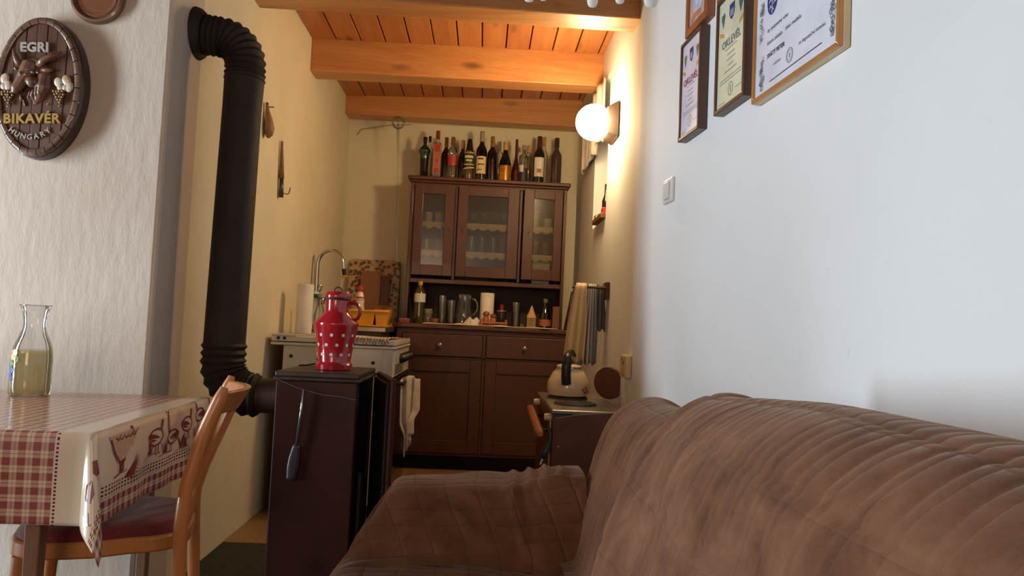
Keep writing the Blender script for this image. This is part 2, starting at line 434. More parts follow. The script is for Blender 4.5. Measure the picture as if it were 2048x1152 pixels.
mk('rocker', wbox(G(), ms, -0.03, 0.03, -0.033, 0.033, 0.0115, 0.02), M('switch_white', None), sw, bevel=0.004)

# ---------------------------------------------------------------- framed certificates on the right wall
INK = M('ink_black', rgb(52, 50, 54), 0.8); INK2 = M('ink_grey', rgb(120, 122, 122), 0.8); INKG = M('ink_green', rgb(96, 120, 112), 0.8)
INKR = M('ink_red', rgb(168, 70, 72), 0.8); INKB = M('ink_blue', rgb(52, 58, 120), 0.8); GOLD = M('ink_gold', rgb(206, 160, 70), 0.6)
INKL = M('ink_leaf', rgb(120, 128, 84), 0.8); INKT = M('ink_teal', rgb(72, 104, 112), 0.8)
def picture(label, y0, y1, z0, z1, fw, depth, fcol, pcol):
    w, h = (y1 - y0) * sqrt(1 + SL * SL), z1 - z0
    m = wm((y0 + y1) / 2, (z0 + z1) / 2)
    t = thing('picture_frame', label, 'picture', m @ Vector((0, -h / 2, 0.002)), 'framed certificates on the right wall')
    a, b = w / 2, h / 2
    for q in ([(-a, -b), (a, -b), (a - fw, -b + fw), (-a + fw, -b + fw)], [(a, -b), (a, b), (a - fw, b - fw), (a - fw, -b + fw)],
              [(a, b), (-a, b), (-a + fw, b - fw), (a - fw, b - fw)], [(-a, b), (-a, -b), (-a + fw, -b + fw), (-a + fw, b - fw)]):
        mk('frame_rail', G().prism(q, lambda p, z: m @ Vector((p[0], p[1], z)), 0.002, depth), fcol, t, bevel=0.0025)
    pp = mk('paper', wbox(G(), m, -a + fw * 0.9, a - fw * 0.9, -b + fw * 0.9, b - fw * 0.9, 0.004, depth - 0.007), pcol, t)
    zf = depth - 0.0062
    fn = lambda q: m @ Vector((q[0], q[1], zf))
    return t, pp, m, fn, a, b, zf
def put(t, m, x, y, z, txt, size, mat, align='CENTER', bold=0.0, rot=0.0, depth=0.0, name='lettering'):
    mm = m @ Matrix.Translation((x, y, z + 0.0003)) @ Matrix.Rotation(rot, 4, 'Z')
    return mk(name, text_mesh(txt, size, mm, depth, align, bold), mat, t)
def shield(fn, cx, cy, w, h):
    return [(cx + dx * w, cy + dy * h) for dx, dy in ((-.5, .5), (.5, .5), (.5, -.1), (.36, -.32), (0, -.5), (-.36, -.32), (-.5, -.1))]
def certificate(label, y0, y1, z0, z1, fcol, pcol, head, leafm):
    t, pp, m, fn, a, b, zf = picture(label, y0, y1, z0, z1, 0.013, 0.034, fcol, pcol)
    g = G().flat(shield(fn, 0.0, b * 0.62, a * 0.34, b * 0.28), fn)
    sh = mk('coat_of_arms', g, INKB, pp)
    g = G(); f2 = lambda q: m @ Vector((q[0], q[1], zf + 0.0004))
    for i in range(3): g.stroke([(-a * 0.08 + i * a * 0.08, b * 0.54), (-a * 0.06 + i * a * 0.08, b * 0.66)], 0.003, f2)
    mk('arms_print', g, M('paper_white', rgb(236, 234, 230), 0.8), sh)
    for sx in (-1, 1):
        mk('leaf_print', G().flat([(sx * a * (.58 + .14 * u), b * (.60 + .15 * v)) for u, v in ((0, -1), (.5, -.3), (.9, .1), (.8, .7), (.2, .6), (-.4, .8), (-.9, .4), (-.6, -.1))], fn), leafm, pp)
        mk('ribbon_print', G().flat([(sx * a * 0.55, b * 0.36), (sx * a * 0.85, b * 0.42), (sx * a * 0.8, b * 0.34), (sx * a * 0.5, b * 0.28)], fn), GOLD, pp)
    put(pp, m, 0, b * 0.13, zf, 'OKLEVÉL', 0.034, head, bold=0.0006)
    g = G()
    for yy, w in ((0.02, .5), (-.08, .3), (-.17, .36), (-.27, .22), (-.36, .5)): g.stroke([(-a * w * .8, b * yy), (a * w * .8, b * yy)], 0.0022, fn)
    for yy in (-.47, -.52): g.stroke([(-a * .7, b * yy), (a * .72, b * yy)], 0.0018, fn)
    g.stroke([(-a * .75, -b * .86), (-a * .35, -b * .86)], 0.0016, fn); g.stroke([(a * .35, -b * .74), (a * .8, -b * .74)], 0.0016, fn)
    mk('text_lines', g, INK2, pp)
    g = G().stroke([(a * .04 + 0.017 * cos(k * pi / 10), -b * .70 + 0.02 * sin(k * pi / 10)) for k in range(21)], 0.0022, fn)
    g.stroke([(a * .04, -b * .76), (a * .04, -b * .64)], 0.004, fn)
    mk('round_stamp', g, INK2, pp)
    return t
M_fr_dark = M('frame_walnut', rgb(88, 58, 44), 0.4); M_fr_copper = M('frame_copper', rgb(158, 92, 52), 0.35, 0.1)
M_paper = M('paper_lilac', rgb(222, 220, 232), 0.35, coat=0.3); M_paper_y = M('paper_cream', rgb(222, 224, 190), 0.35, coat=0.3)
certificate('small dark framed certificate with red heading, nearest the globe lamp', 2.405, 2.607, 1.655, 2.010, M_fr_dark, M_paper, INKR, INKL)
certificate('dark framed cream certificate in the middle, between two others', 2.045, 2.268, 1.655, 2.016, M_fr_dark, M_paper_y, INK2, INKT)
# the large gilt one
t, pp, m, fn, a, b, zf = picture('large gilt framed wine diploma, closest to the camera', 1.555, 1.998, 1.612, 1.935, 0.012, 0.030, M('frame_gilt', rgb(196, 140, 84), 0.3, 0.35), M('paper_blue_white', rgb(226, 228, 238), 0.3, coat=0.3))
g = G().prism([(-a, -b), (a, -b), (a, b), (-a, b)], lambda p, z: m @ Vector((p[0] * 1.004, p[1] * 1.006, z)), 0.0015, 0.018)
mk('frame_side', g, M('frame_pale', rgb(222, 200, 160), 0.5), t, bevel=0.002)
ZC = 1.7735
g = G().ellipse((-.117, 1.866 - ZC), 0.030, 0.040, fn, 24)
sh = mk('coat_of_arms', g, INKB, pp)
g = G(); f2 = lambda q: m @ Vector((q[0], q[1], zf + 0.0004))
for i, (dx, dy) in enumerate(((-.012, .0), (.010, .012), (-.010, -.018), (.012, -.010), (0, .025), (-.014, .017), (.002, -.028))):
    g.stroke([(-.117 + dx - .005, .0925 + dy - .004), (-.117 + dx, .0925 + dy + .005), (-.117 + dx + .006, .0925 + dy - .003)], 0.003, f2)
g.stroke([(-.117, .055), (-.117, .13)], 0.002, f2)
mk('arms_print', g, M('paper_white', None), sh)
put(pp, m, .05, .112, zf, 'DIPLOM', 0.058, INK, bold=0.001)
put(pp, m, -.142, 1.789 - ZC, zf, 'za vystavené víno', 0.0165, INK, 'LEFT')
put(pp, m, -.142, 1.754 - ZC, zf, 'ktoré získalo', 0.0165, INK, 'LEFT')
put(pp, m, -.040, 1.756 - ZC, zf, 'zlatú medailu', 0.0155, INK, 'LEFT')
put(pp, m, -.140, 1.718 - ZC, zf, 'SVÄTÝ PETER', 0.0165, INK, 'LEFT', bold=0.0003)
put(pp, m, -.103, 1.686 - ZC, zf, 'október', 0.013, INK2, 'LEFT')
put(pp, m, .033, 1.690 - ZC, zf, 'za degustačnú komisiu', 0.0135, INK, 'LEFT')
sc_, sz_ = -.014, 1.678 - ZC
g = G().stroke([(sc_ + 0.016 * cos(k * pi / 12), sz_ + 0.018 * sin(k * pi / 12)) for k in range(25)], 0.0022, fn)
g.stroke([(sc_ + 0.011 * cos(k * pi / 12), sz_ + 0.013 * sin(k * pi / 12)) for k in range(25)], 0.001, fn)
g.stroke([(sc_, sz_ - .006), (sc_, sz_ + .006)], 0.004, fn)
mk('round_stamp', g, INK2, pp)
mk('rule_line', G().stroke([(-.123, 1.646 - ZC), (.141, 1.650 - ZC)], 0.0026, fn), INK, pp)
for name, cx, cy, H in (('vine_print', -.172, 1.683 - ZC, 0.085), ('vine_print', .186, 1.69 - ZC, 0.075), ('vine_print', -.178, 1.83 - ZC, 0.11), ('vine_print', .190, 1.79 - ZC, 0.12)):
    g = G(); rr = random.Random(int(cx * 1000 + cy * 777))
    for i in range(30):
        q = rr.uniform(-1, 1); wq = 0.014 * (1 - 0.5 * abs(q)); px, py = cx + rr.uniform(-wq, wq), cy + q * H * .5; rad = rr.uniform(.0035, .0065)
        g.stroke([(px + rad * cos(j * pi / 5), py + rad * 1.1 * sin(j * pi / 5)) for j in range(11)], 0.0012, fn)
    mk(name, g, INKG, pp)
t, pp, m, fn, a, b, zf = picture('copper brown framed picture above the small dark certificate', 2.365, 2.577, 2.022, 2.36, 0.028, 0.03, M_fr_copper, M('picture_bg', rgb(206, 176, 150), 0.3, c2=rgb(168, 150, 176), vs=14))
g = G().ellipse((0.0, -b * .35), a * .42, b * .42, fn, 20); mk('picture_print', g, M('picture_pale', rgb(208, 212, 232), 0.4, c2=rgb(160, 168, 196), vs=40), pp)
g = G().stroke([(-a * .55, -b * .72), (-a * .2, -b * .66), (a * .3, -b * .7)], 0.02, f2 := (lambda q, m=m, zf=zf: m @ Vector((q[0], q[1], zf + .0004)))); mk('picture_print', g, M('picture_orange', rgb(214, 130, 90), 0.4), pp)
picture('copper framed picture above the middle certificate, only its lower corner visible', 2.06, 2.28, 2.022, 2.36, 0.024, 0.03, M_fr_copper, M('picture_bg', None))

# ---------------------------------------------------------------- barrel-end plaque and round plate on the plaque wall
PX, PZ = -1.447, 1.664
M_barrel = wood('barrel_wood', rgb(104, 70, 50), rgb(70, 44, 32), 2, 0.4, 16, False, 0.25)
M_barrel_rim = M('barrel_rim', rgb(112, 84, 66), 0.32, 0, rgb(78, 54, 42), 20, coat=0.4, bs=40, bstr=0.15)
M_barrel_dk = M('barrel_dark', rgb(58, 40, 32), 0.35, coat=0.3)
M_relief = M('bull_brown', rgb(122, 84, 62), 0.38, 0, rgb(92, 60, 44), 14, coat=0.2)
pl = thing('barrel_plaque', 'oval carved wooden barrel plaque with a bull head on the left wall', 'plaque', (PX, YP, PZ - 0.23))
AX, AZ = 0.141, 0.230
def ell(s, n, a0=0.0, a1=2 * pi): return [(PX + AX * s * cos(t), PZ + AZ * s * sin(t)) for t in rng(a0, a1, n)]
def fy(p, d): return (p[0], YP - d, p[1])
g = G(); ring = [1.0, 1.0, 0.985, 0.94, 0.87]; dep = [0.001, 0.022, 0.034, 0.040, 0.036]
N = 72; vs = []; fs = []
for s_, d_ in zip(ring, dep):
    for i in range(N): t_ = 2 * pi * i / N; vs.append((PX + AX * s_ * cos(t_), YP - d_, PZ + AZ * s_ * sin(t_)))
for j in range(4):
    for i in range(N): k = (i + 1) % N; fs.append((j * N + i, (j + 1) * N + i, (j + 1) * N + k, j * N + k))
fs.append(tuple(range(N))); fs.append(tuple(range(4 * N, 5 * N)))
mk('back_board', G().add(vs, fs), M_barrel_dk, pl, smooth=30)
NB = 30
for i in range(NB):
    a0 = 2 * pi * (i + 0.04) / NB; a1 = 2 * pi * (i + 0.96) / NB; tt = rng(a0, a1, 4)
    prof = [(0.965, 0.036), (0.95, 0.046), (0.90, 0.050), (0.84, 0.046), (0.825, 0.030)]
    vs = []; fs = []
    for s_, d_ in prof:
        # the rim is one constant radial width
        for t_ in tt: vs.append((PX + (AX - (1 - s_) * 0.165) * cos(t_), YP - d_, PZ + (AZ - (1 - s_) * 0.165) * sin(t_)))
    for j in range(4):
        for q in range(3): fs.append((j * 4 + q, (j + 1) * 4 + q, (j + 1) * 4 + q + 1, j * 4 + q + 1))
    fs.append((0, 4, 8, 12, 16)); fs.append((3, 19, 15, 11, 7)[::1]); 
    mk('rim_block', G().add(vs, fs), M_barrel_rim, pl, smooth=50)
IA, IZ = AX - 0.028, AZ - 0.028
edges = rng(-IA, IA, 8)
for i in range(7):
    xa, xb = edges[i] + 0.0008, edges[i + 1] - 0.0008
    up = [(x_, IZ * sqrt(max(0, 1 - (x_ / IA) ** 2))) for x_ in rng(xa, xb, 7)]
    poly = [(PX + q[0], PZ + q[1]) for q in up] + [(PX + q[0], PZ - q[1]) for q in up[::-1]]
    mk('plank', G().prism(poly, fy, 0.034, 0.041 + 0.0015 * (i % 2)), M_barrel, pl, bevel=0.0012, seg=1)
K = 0.001563
def q2(px, py, d=0.045): return Vector((PX + .012 + (px - 85) * K + (py - 177) * K * 0.045, YP - d, PZ - .010 - (py - 177) * K + (px - 85) * K * 0.045))
g = G()
def blob(px, py, rx, rz, d=0.045, ry=0.018, rot=0): g.sphere(q2(px, py, d), (rx * K, ry, rz * K), 14, 9, Matrix.Rotation(radians(rot), 3, 'Y'))
def limb(pts, rs, ds, sq=1.0, n=12): g.tube([q2(a_, b_, d_) for (a_, b_), d_ in zip(pts, ds)], [r_ * K for r_ in rs], n)
limb([(64, 117), (63, 126), (59, 140), (53, 154), (46, 168), (40, 179), (36, 188)], [8, 17, 17, 14.5, 11, 10, 6], [.040, .043, .046, .050, .055, .058, .056])
blob(72, 120, 16, 7, .044, .014); blob(69, 164, 11.5, 11.5, .054, .016); blob(53, 150, 4, 3, .072, .006); blob(74, 146, 5, 3.5, .060, .008)
limb([(84, 128), (90, 150), (88, 172), (78, 196), (72, 208)], [9, 15, 17, 12, 4], [.038, .036, .036, .036, .040])
blob(98, 139, 13, 5, .050, .010, -6); blob(35, 136, 6, 4, .046, .009, 30)
blob(46, 195, 3, 7, .046, .006, -10); blob(52, 205, 2.2, 9, .044, .004, -15)
for k in range(4): limb([(68 + k * 6, 184 - k * 4), (63 + k * 7, 196 - k * 3), (66 + k * 7, 210 - k * 4)], [1.5, 2.4, 1], [.060, .056, .046], n=6)
bh = mk('bull_head', g, M_relief, pl, smooth=0)
rm = bh.modifiers.new('remesh', 'REMESH'); rm.mode = 'VOXEL'; rm.voxel_size = 0.0019; rm.use_smooth_shade = True
smm = bh.modifiers.new('smooth', 'SMOOTH'); smm.factor = .5; smm.iterations = 5
mk('horn', G().tube([q2(46, 130, .05), q2(40, 122, .056), q2(35, 110, .056), q2(28, 95, .05)], [.0105, .010, .0075, .002], 10), M_relief, pl, smooth=0)
mk('horn', G().tube([q2(80, 129, .05), q2(92, 121, .058), q2(107, 112, .058), q2(126, 100, .05)], [.0115, .011, .009, .002], 10), M_relief, pl, smooth=0)
for ex, ey in ((61, 152), (82, 146)): mk('eye', G().sphere(q2(ex, ey, .068 if ex < 70 else .06), .0035, 8, 6), M('eye_glint', rgb(180, 165, 150), 0.1), bh, smooth=0)
M_leaf = M('leaf_cream', rgb(200, 186, 168), 0.35, 0, rgb(176, 140, 104), 30, coat=0.3); M_gr = M('grape_bronze', rgb(140, 104, 62), 0.3, 0.3, coat=0.3)
for lx, ly, gx, gy in ((132, 164, 121, 190), (10, 162, 19, 192)):
    g = G()
    for dx, dy, rr, rt in ((-13, -2, 11, 8), (3, -6, 11, 9), (9, 8, 10, 9), (-9, 9, 8, 7), (1, 10, 8, 6)):
        g.sphere(q2(lx + dx, ly + dy, .046), (rr * K * .85, .0055, rt * K * 1.25), 12, 8, Matrix.Rotation(random.uniform(-.5, .5), 3, 'Y'))
    mk('vine_leaf', g, M_leaf, pl, smooth=0)
    g = G()
    for row, n in enumerate((4, 4, 3, 2, 1)):
        for i in range(n): g.sphere(q2(gx + (i - (n - 1) / 2) * 6 + row + random.uniform(-1.2, 1.2), gy - 8 + row * 5.5 + random.uniform(-1, 1), .047 + random.uniform(0, .004)), .0052, 8, 6)
    mk('grape_bunch', g, M_gr, pl, smooth=0)
    g = G().tube([q2(gx - 16, gy - 4), q2(gx - 18, gy + 8), q2(gx - 20, gy + 17), q2(gx - 25, gy + 18)], .0016, 6).tube([q2(gx, gy + 12), q2(gx + 4, gy + 20), q2(gx - 2, gy + 22)], .0014, 6)
    mk('tendril', g, M_gr, pl, smooth=0)
mp = lambda px, py, rot=0.0: Matrix.Translation(q2(px, py, 0.046)) @ Matrix.Rotation(radians(90), 4, 'X') @ Matrix.Rotation(0.06 - rot, 4, 'Z')
mk('lettering', text_mesh('EGRI', 0.0415, mp(70, 92), 0.004, bold=0.0016, spacing=1.05), M('letter_silver', rgb(186, 172, 158), 0.35, 0.2), pl)
mk('lettering', text_mesh('BIKAVÉR', 0.0415, mp(69, 239), 0.004, bold=0.0016, spacing=1.12), M('letter_gold', rgb(184, 148, 82), 0.35, 0.3), pl)
for i, ch in enumerate('HUNGARY'):
    th = radians(-40 + i * 13.3); mk('lettering', text_mesh(ch, 0.0235, mp(66 + 56 * sin(th), 220 + 56 * cos(th), -th), 0.0025, bold=0.0004), M('letter_silver', None), pl)
rp = thing('round_plate', 'small round brown wooden plate on the wall above the plaque', 'plate', (-1.299, YP, 1.895))
def disc(prof, c, n=48):
    vs = [(c[0] + r_ * cos(2 * pi * i / n), YP - d_, c[1] + r_ * sin(2 * pi * i / n)) for r_, d_ in prof for i in range(n)]
    fs = [(j * n + i, (j + 1) * n + i, (j + 1) * n + (i + 1) % n, j * n + (i + 1) % n) for j in range(len(prof) - 1) for i in range(n)]
    fs.append(tuple(range((len(prof) - 1) * n, len(prof) * n))); return G().add(vs, fs)
mk('rim', disc([(.085, .001), (.086, .012), (.083, .02), (.076, .022), (.070, .018), (.066, .012), (.066, .008)], (-1.300, 1.975)), M('plate_rim', rgb(112, 78, 58), 0.3, coat=0.5), rp, smooth=35)
mk('centre', disc([(.066, .012), (.062, .015), (.05, .013)], (-1.300, 1.975)), wood('plate_wood', rgb(132, 86, 56), rgb(96, 58, 38), 0, .3, 18, False, .4), rp, smooth=35)

# ---------------------------------------------------------------- stovepipe and heating stove
M_pipe = M('pipe_black', rgb(50, 39, 34), 0.68, 0.0, rgb(36, 28, 25), 6, bs=18, bstr=0.15, spec=.3)
sp = thing('stovepipe', 'black stovepipe with ribbed elbows running up the left wall', 'stovepipe', (-0.895, 2.62, 0.70))
yp = 2.625
def ribs(pts, r, amp, n=24):
    return G().tube(pts, [r + (amp if i % 2 else -amp) for i in range(len(pts))], n)
def dense(pts, n):
    out = []; segs = [(Vector(pts[i]), Vector(pts[i + 1])) for i in range(len(pts) - 1)]; L = [(b - a).length for a, b in segs]; T = sum(L)
    for k in range(n):
        d = T * k / (n - 1)
        for (a, b), l in zip(segs, L):
            if d <= l + 1e-9: out.append(a + (b - a) * (d / l)); break
            d -= l
    return out
up = [(-1.03, yp, 1.955), (-0.985, yp, 1.95)] + [(-0.985 + 0.10 * sin(t), yp, 1.85 + 0.10 * cos(t)) for t in rng(0.2, pi / 2, 8)] + [(-0.885, yp, 1.79)]
mk('elbow', ribs(dense(up, 27), 0.0665, 0.0045), M_pipe, sp, smooth=24)
mk('pipe', G().tube([(-0.885, yp, 1.81), (-0.887, yp, 1.70), (-0.895, yp, 0.85)], [0.068, 0.066, 0.070], 32), M_pipe, sp, smooth=40)
lo = [(-0.895, yp, 0.87)] + [(-0.785 - 0.11 * cos(t), yp, 0.80 - 0.11 * sin(t)) for t in rng(0, pi / 2 - .1, 9)] + [(-0.765, yp, 0.69)]
mk('elbow', ribs(dense(lo, 21), 0.0725, 0.0045), M_pipe, sp, smooth=24)
mk('pipe', G().tube([(-0.78, yp, 0.69), (-0.672, yp, 0.69)], 0.060, 24), M('pipe_rust', rgb(74, 54, 42), .6, .3), sp, smooth=40)
mk('wall_rosette', G().tube([(-1.059, yp, 1.957), (-1.045, yp, 1.957), (-1.030, yp, 1.956)], [0.092, 0.086, 0.070], 28), M_pipe, sp, smooth=40)

HX0, HX1, HY0, HY1, HZ = -0.668, -0.402, 2.47, 2.83, 0.79
M_enam = M('brown_enamel', rgb(62, 28, 18), 0.42, 0, rgb(46, 20, 13), 5, coat=0.0, bs=14, bstr=0.05, spec=.2)
M_iron = M('stove_iron', rgb(70, 56, 48), 0.45, 0.4, rgb(40, 32, 30), 12, bs=50, bstr=0.2)
hs = thing('heating_stove', 'tall dark brown enamel heating stove with its door ajar', 'stove', ((HX0 + HX1) / 2, (HY0 + HY1) / 2, 0.007))
g = G().box(HX0, HX1, HY0, HY0 + .012, .05, HZ - .03).box(HX0, HX1, HY1 - .012, HY1, .05, HZ - .03).box(HX0, HX0 + .012, HY0 + .012, HY1 - .012, .05, HZ - .03).box(HX0 + .012, HX1, HY0 + .012, HY1 - .012, .05, .07)
mk('body', g, M_enam, hs, bevel=0.004)
g = G().box(HX0 + .012, HX1 - .012, HY0 + .012, HY1 - .012, .07, .38).box(HX1 - .05, HX1 - .004, HY0 + .012, HY0 + .07, .38, HZ - .03).box(HX1 - .05, HX1 - .004, HY1 - .07, HY1 - .012, .38, HZ - .03).box(HX0 + .04, HX1 - .05, HY0 + .02, HY1 - .02, .38, HZ - .05)
mk('firebox', g, M_dark, hs, bevel=0.003)
g = G().box(HX0 - .008, HX1 + .012, HY0 - .008, HY1 + .006, HZ - .03, HZ - .018).box(HX0 - .004, HX1 + .006, HY0 - .004, HY1 + .002, HZ - .018, HZ)
mk('top_plate', g, M_iron, hs, bevel=0.004)
for xx, yy in ((HX0 + .02, HY0 + .02), (HX1 - .03, HY0 + .02), (HX0 + .02, HY1 - .03), (HX1 - .03, HY1 - .03)): mk('foot', G().box(xx, xx + .03, yy, yy + .03, .007, .05), M_dark, hs)
# door hinged at the far edge, standing open a little
hd = Vector((HX1 + 0.012, HY1 - 0.005, 0)); ang = radians(16)
md = Matrix.Translation(hd) @ Matrix.Rotation(ang, 4, 'Z')
dr = mk('door', G().box(0.0, 0.018, -0.35, 0.0, .06, HZ - .012).xform(md), M_enam, hs, bevel=0.006)
mk('door_lining', G().box(-0.012, 0.0, -0.33, -0.02, .08, HZ - .03).xform(md), M_dark, dr, bevel=0.003)
mk('door_grip', G().box(0.0, 0.028, -0.362, -0.35, .40, .425).xform(md), M_dark, dr, bevel=0.003)
for z in (.16, .66): mk('hinge', G().tube([(HX1 + .012, HY1 + .003, z), (HX1 + .012, HY1 + .003, z + .05)], .007, 8), M_dark, hs, smooth=40)
mk('air_rod', G().tube([(HX1 + .016, HY0 + .05, .12), (HX1 + .016, HY0 + .05, .46)], .006, 8), M_iron, hs, smooth=40)
pts = [(HX1 - .005, HY0 + .03, .17)] + [(HX1 + .012, HY0 + .01, .175)] + [(HX1 + .026 + .012 * cos(t), HY0 + .005, .178 + .012 * sin(t)) for t in rng(pi, -pi * .8, 14)]
mk('latch_hook', G().tube(pts, .0028, 6), M('bare_steel', rgb(140, 132, 124), .4, .7), hs, smooth=40)
g = G().tube([(HX0 - .006, HY0 - .010, HZ - .022), (-.60, HY0 - .012, HZ - .05), (-.572, HY0 - .012, HZ - .058), (-.51, HY0 - .012, HZ - .072), (-.45, HY0 - .012, HZ - .076), (HX1, HY0 - .011, HZ - .084)], .0016, 6)
mk('wire', g, M('bare_steel', None), hs, smooth=40)
mk('wire_stub', G().tube([(HX0 + .01, HY1 - .1, HZ + .004), (-.63, HY1 - .12, HZ + .006), (-.60, HY1 - .10, HZ + .012), (-.588, HY1 - .08, HZ + .022), (-.60, HY1 - .09, HZ + .028)], .003, 6), M_dark, hs, smooth=40)
# ladle-like poker hanging on the wire
M_steel = M('bright_steel', rgb(190, 190, 192), 0.18, 0.9)
pk = thing('stove_scraper', 'long metal scraper hanging from the wire on the stove side', 'scraper', (-.585, HY0 - .014, .43))
mk('handle', G().tube([(-.574, HY0 - .016, HZ - .055), (-.577, HY0 - .016, .66), (-.586, HY0 - .014, .548)], [.0025, .0045, .0055], 8), M_steel, pk, smooth=0)
def blade(u, v):
    w_ = 0.010 + 0.009 * sin(min(1, v * 1.15) * pi / 1.25)
    return (-.587 + (u - .5) * 2 * w_ - 0.012 * v, HY0 - .010 - 0.004 * (1 - (2 * u - 1) ** 2), .555 - .118 * v)
mk('blade', G().grid(blade, rng(0, 1, 9), rng(0, 1, 12)), M('dull_steel', rgb(90, 84, 84), 0.3, 0.7), pk, smooth=0, solid=.002)

# red enamel milk can with white dots
JX, JY, JZ = -0.512, 2.62, HZ + .0005
M_red = M('red_enamel', rgb(168, 26, 34), 0.15, 0, rgb(150, 20, 30), 4, coat=0.5)
jg = thing('milk_can', 'red enamel milk can with white dots standing on the heating stove', 'can', (JX, JY, JZ))
prof = [(.058, 0), (.062, .003), (.063, .02), (.057, .027), (.056, .03), (.0635, .09), (.0755, .155), (.0765, .160), (.0755, .165), (.044, .198), (.0415, .204), (.0415, .245), (.043, .247)]
def prof_r(z):
    for (r1, z1), (r2, z2) in zip(prof, prof[1:]):
        if z1 <= z <= z2: return r1 + (r2 - r1) * (z - z1) / max(1e-6, z2 - z1)
mk('body', G().lathe((JX, JY, JZ), prof, 40), M_red, jg, smooth=35)
lid = mk('lid', G().lathe((JX, JY, JZ), [(.044, .248), (.0455, .252), (.0455, .262), (.040, .272), (.02, .276)], 32), M_red, jg, smooth=35)
mk('lid_rim', G().lathe((JX, JY, JZ), [(.0448, .243), (.0462, .245), (.0462, .249), (.0448, .251)], 32), M_dark, jg, smooth=35)
mk('lid_ring', G().tube([(JX + .013 * cos(t), JY, JZ + .276 + .013 * sin(t)) for t in rng(0, pi, 12)], .0022, 6), M_dark, lid, smooth=40)
mk('handle', G().tube([(JX + .040, JY, JZ + .236)] + [(JX + .052 + .028 * sin(t), JY, JZ + .205 + .032 * cos(t)) for t in rng(0.1, pi * .80, 10)] + [(JX + .060, JY, JZ + .176)], .0065, 8), M_red, jg, smooth=40)
M_dot = M('dot_white', rgb(232, 214, 208), 0.25)
dotg = G()
for row, (z, off) in enumerate(((.055, 0), (.088, .5), (.122, 0))):
    for i in range(11):
        a_ = 2 * pi * (i + off + .25) / 11; r_ = prof_r(z) + .0004
        c_ = Vector((JX + r_ * cos(a_), JY + r_ * sin(a_), JZ + z)); e1 = Vector((-sin(a_), cos(a_), 0)); e2 = Vector((cos(a_) * .15, sin(a_) * .15, 1)).normalized(); nn = e1.cross(e2)
        dd = G().add([c_ + (e1 * cos(t) + e2 * sin(t)) * .0058 + nn * .0004 for t in rng(0, 2 * pi * 11 / 12, 12)], [tuple(range(12))])
        mk('white_dot', dd, M_dot, jg)

# ---------------------------------------------------------------- table with oilcloth
TA = radians(2.5); TC = Vector((-0.775, 1.53, 0.72)); EU = Vector((cos(TA), sin(TA), 0)); EV = Vector((-sin(TA), cos(TA), 0))
TLN, TWD = 1.2, 0.70
def tp(u, v, z): return tuple(TC + EU * u + EV * v + Vector((0, 0, z)))
def tbox(g, u0, u1, v0, v1, z0, z1):
    return g.hexa([tp(u0, v0, z0), tp(u1, v0, z0), tp(u1, v1, z0), tp(u0, v1, z0)], [tp(u0, v0, z1), tp(u1, v0, z1), tp(u1, v1, z1), tp(u0, v1, z1)])
M_tw = wood('table_wood', rgb(150, 112, 80), rgb(118, 84, 58), 2, .5, 14, False)
tb = thing('dining_table', 'wooden dining table hidden under the red checked oilcloth', 'table', tp(-.6, .35, -.713))
mk('tabletop', tbox(G(), -TLN, 0, 0, TWD, -.03, -.004), M_tw, tb, bevel=.003)
mk('apron', tbox(G(), -TLN + .05, -.05, .05, TWD - .05, -.12, -.03), M_tw, tb)
for u, v in ((-.135, .04), (-TLN + .05, .04), (-.135, TWD - .09), (-TLN + .05, TWD - .09)):
    mk('leg', G().hexa([tp(u + .005, v + .005, -.7125), tp(u + .028, v + .005, -.7125), tp(u + .028, v + .03, -.7125), tp(u + .005, v + .03, -.7125)], [tp(u, v, -.10), tp(u + .033, v, -.10), tp(u + .033, v + .035, -.10), tp(u, v + .035, -.10)]), M_tw, tb, bevel=.003)
HU, HV = 0.19, 0.185
def drape(u, v, lift=0.0):
    ou = u if u > 0 else (u + TLN if u < -TLN else 0.0); ov = v if v < 0 else (v - TWD if v > TWD else 0.0)
    r = hypot(ou, ov); bu, bv = min(max(u, -TLN), 0), min(max(v, 0), TWD)
    if r < 1e-6: return Vector(tp(bu, bv, 0.0 + lift))
    dx, dy = ou / r, ov / r; c = 2 * abs(dx * dy)
    hdist = .012 * (1 - exp(-r / .012)) + c * c * (.24 * r)
    hdist += .005 * sin(bv * 16 + bu * 13) * (r / .19) * (1 - c) + .004 * sin(bv * 41) * (r / .19) * (1 - c) + .006
    hdist = min(hdist, r * .999)
    z = -sqrt(max(r * r - hdist * hdist, 0)) * .985
    p = Vector(tp(bu, bv, z)) + (EU * dx + EV * dy) * (hdist + lift)
    return p
m_cloth, nt, p = new_mat('oilcloth')
tc = nt.nodes.new('ShaderNodeTexCoord'); sx_ = nt.nodes.new('ShaderNodeSeparateXYZ'); nt.links.new(tc.outputs['UV'], sx_.inputs[0])
u_, v_ = S(nt, sx_.outputs[0]), S(nt, sx_.outputs[1])
def stripes(q, per):
    w_ = (q / per).fr(); a_ = w_.lt(.52); thin = ((w_ - .77).abs()).lt(.045); return (a_ * .85 + thin * .5)
PER = .0285
pa = (stripes(u_ + 5.0, PER) + stripes(v_ + 5.0, PER)) * .52
plaid = mixc(nt, pa.min(1.0), rgb(224, 196, 166), rgb(140, 26, 42))
strip = mixc(nt, ((stripes(v_ + 5.0, .026) + stripes(u_ + 5.0, .026)) * .55).min(1.0), rgb(222, 200, 178), rgb(128, 34, 44))
cream = mixc(nt, noise(nt, tc.outputs['UV'], 9), rgb(228, 208, 184), rgb(218, 196, 168))
dots = ((u_ + .052).abs().lt(.0024)) * ((v_ / .0075 + 50.0).fr().lt(.55))
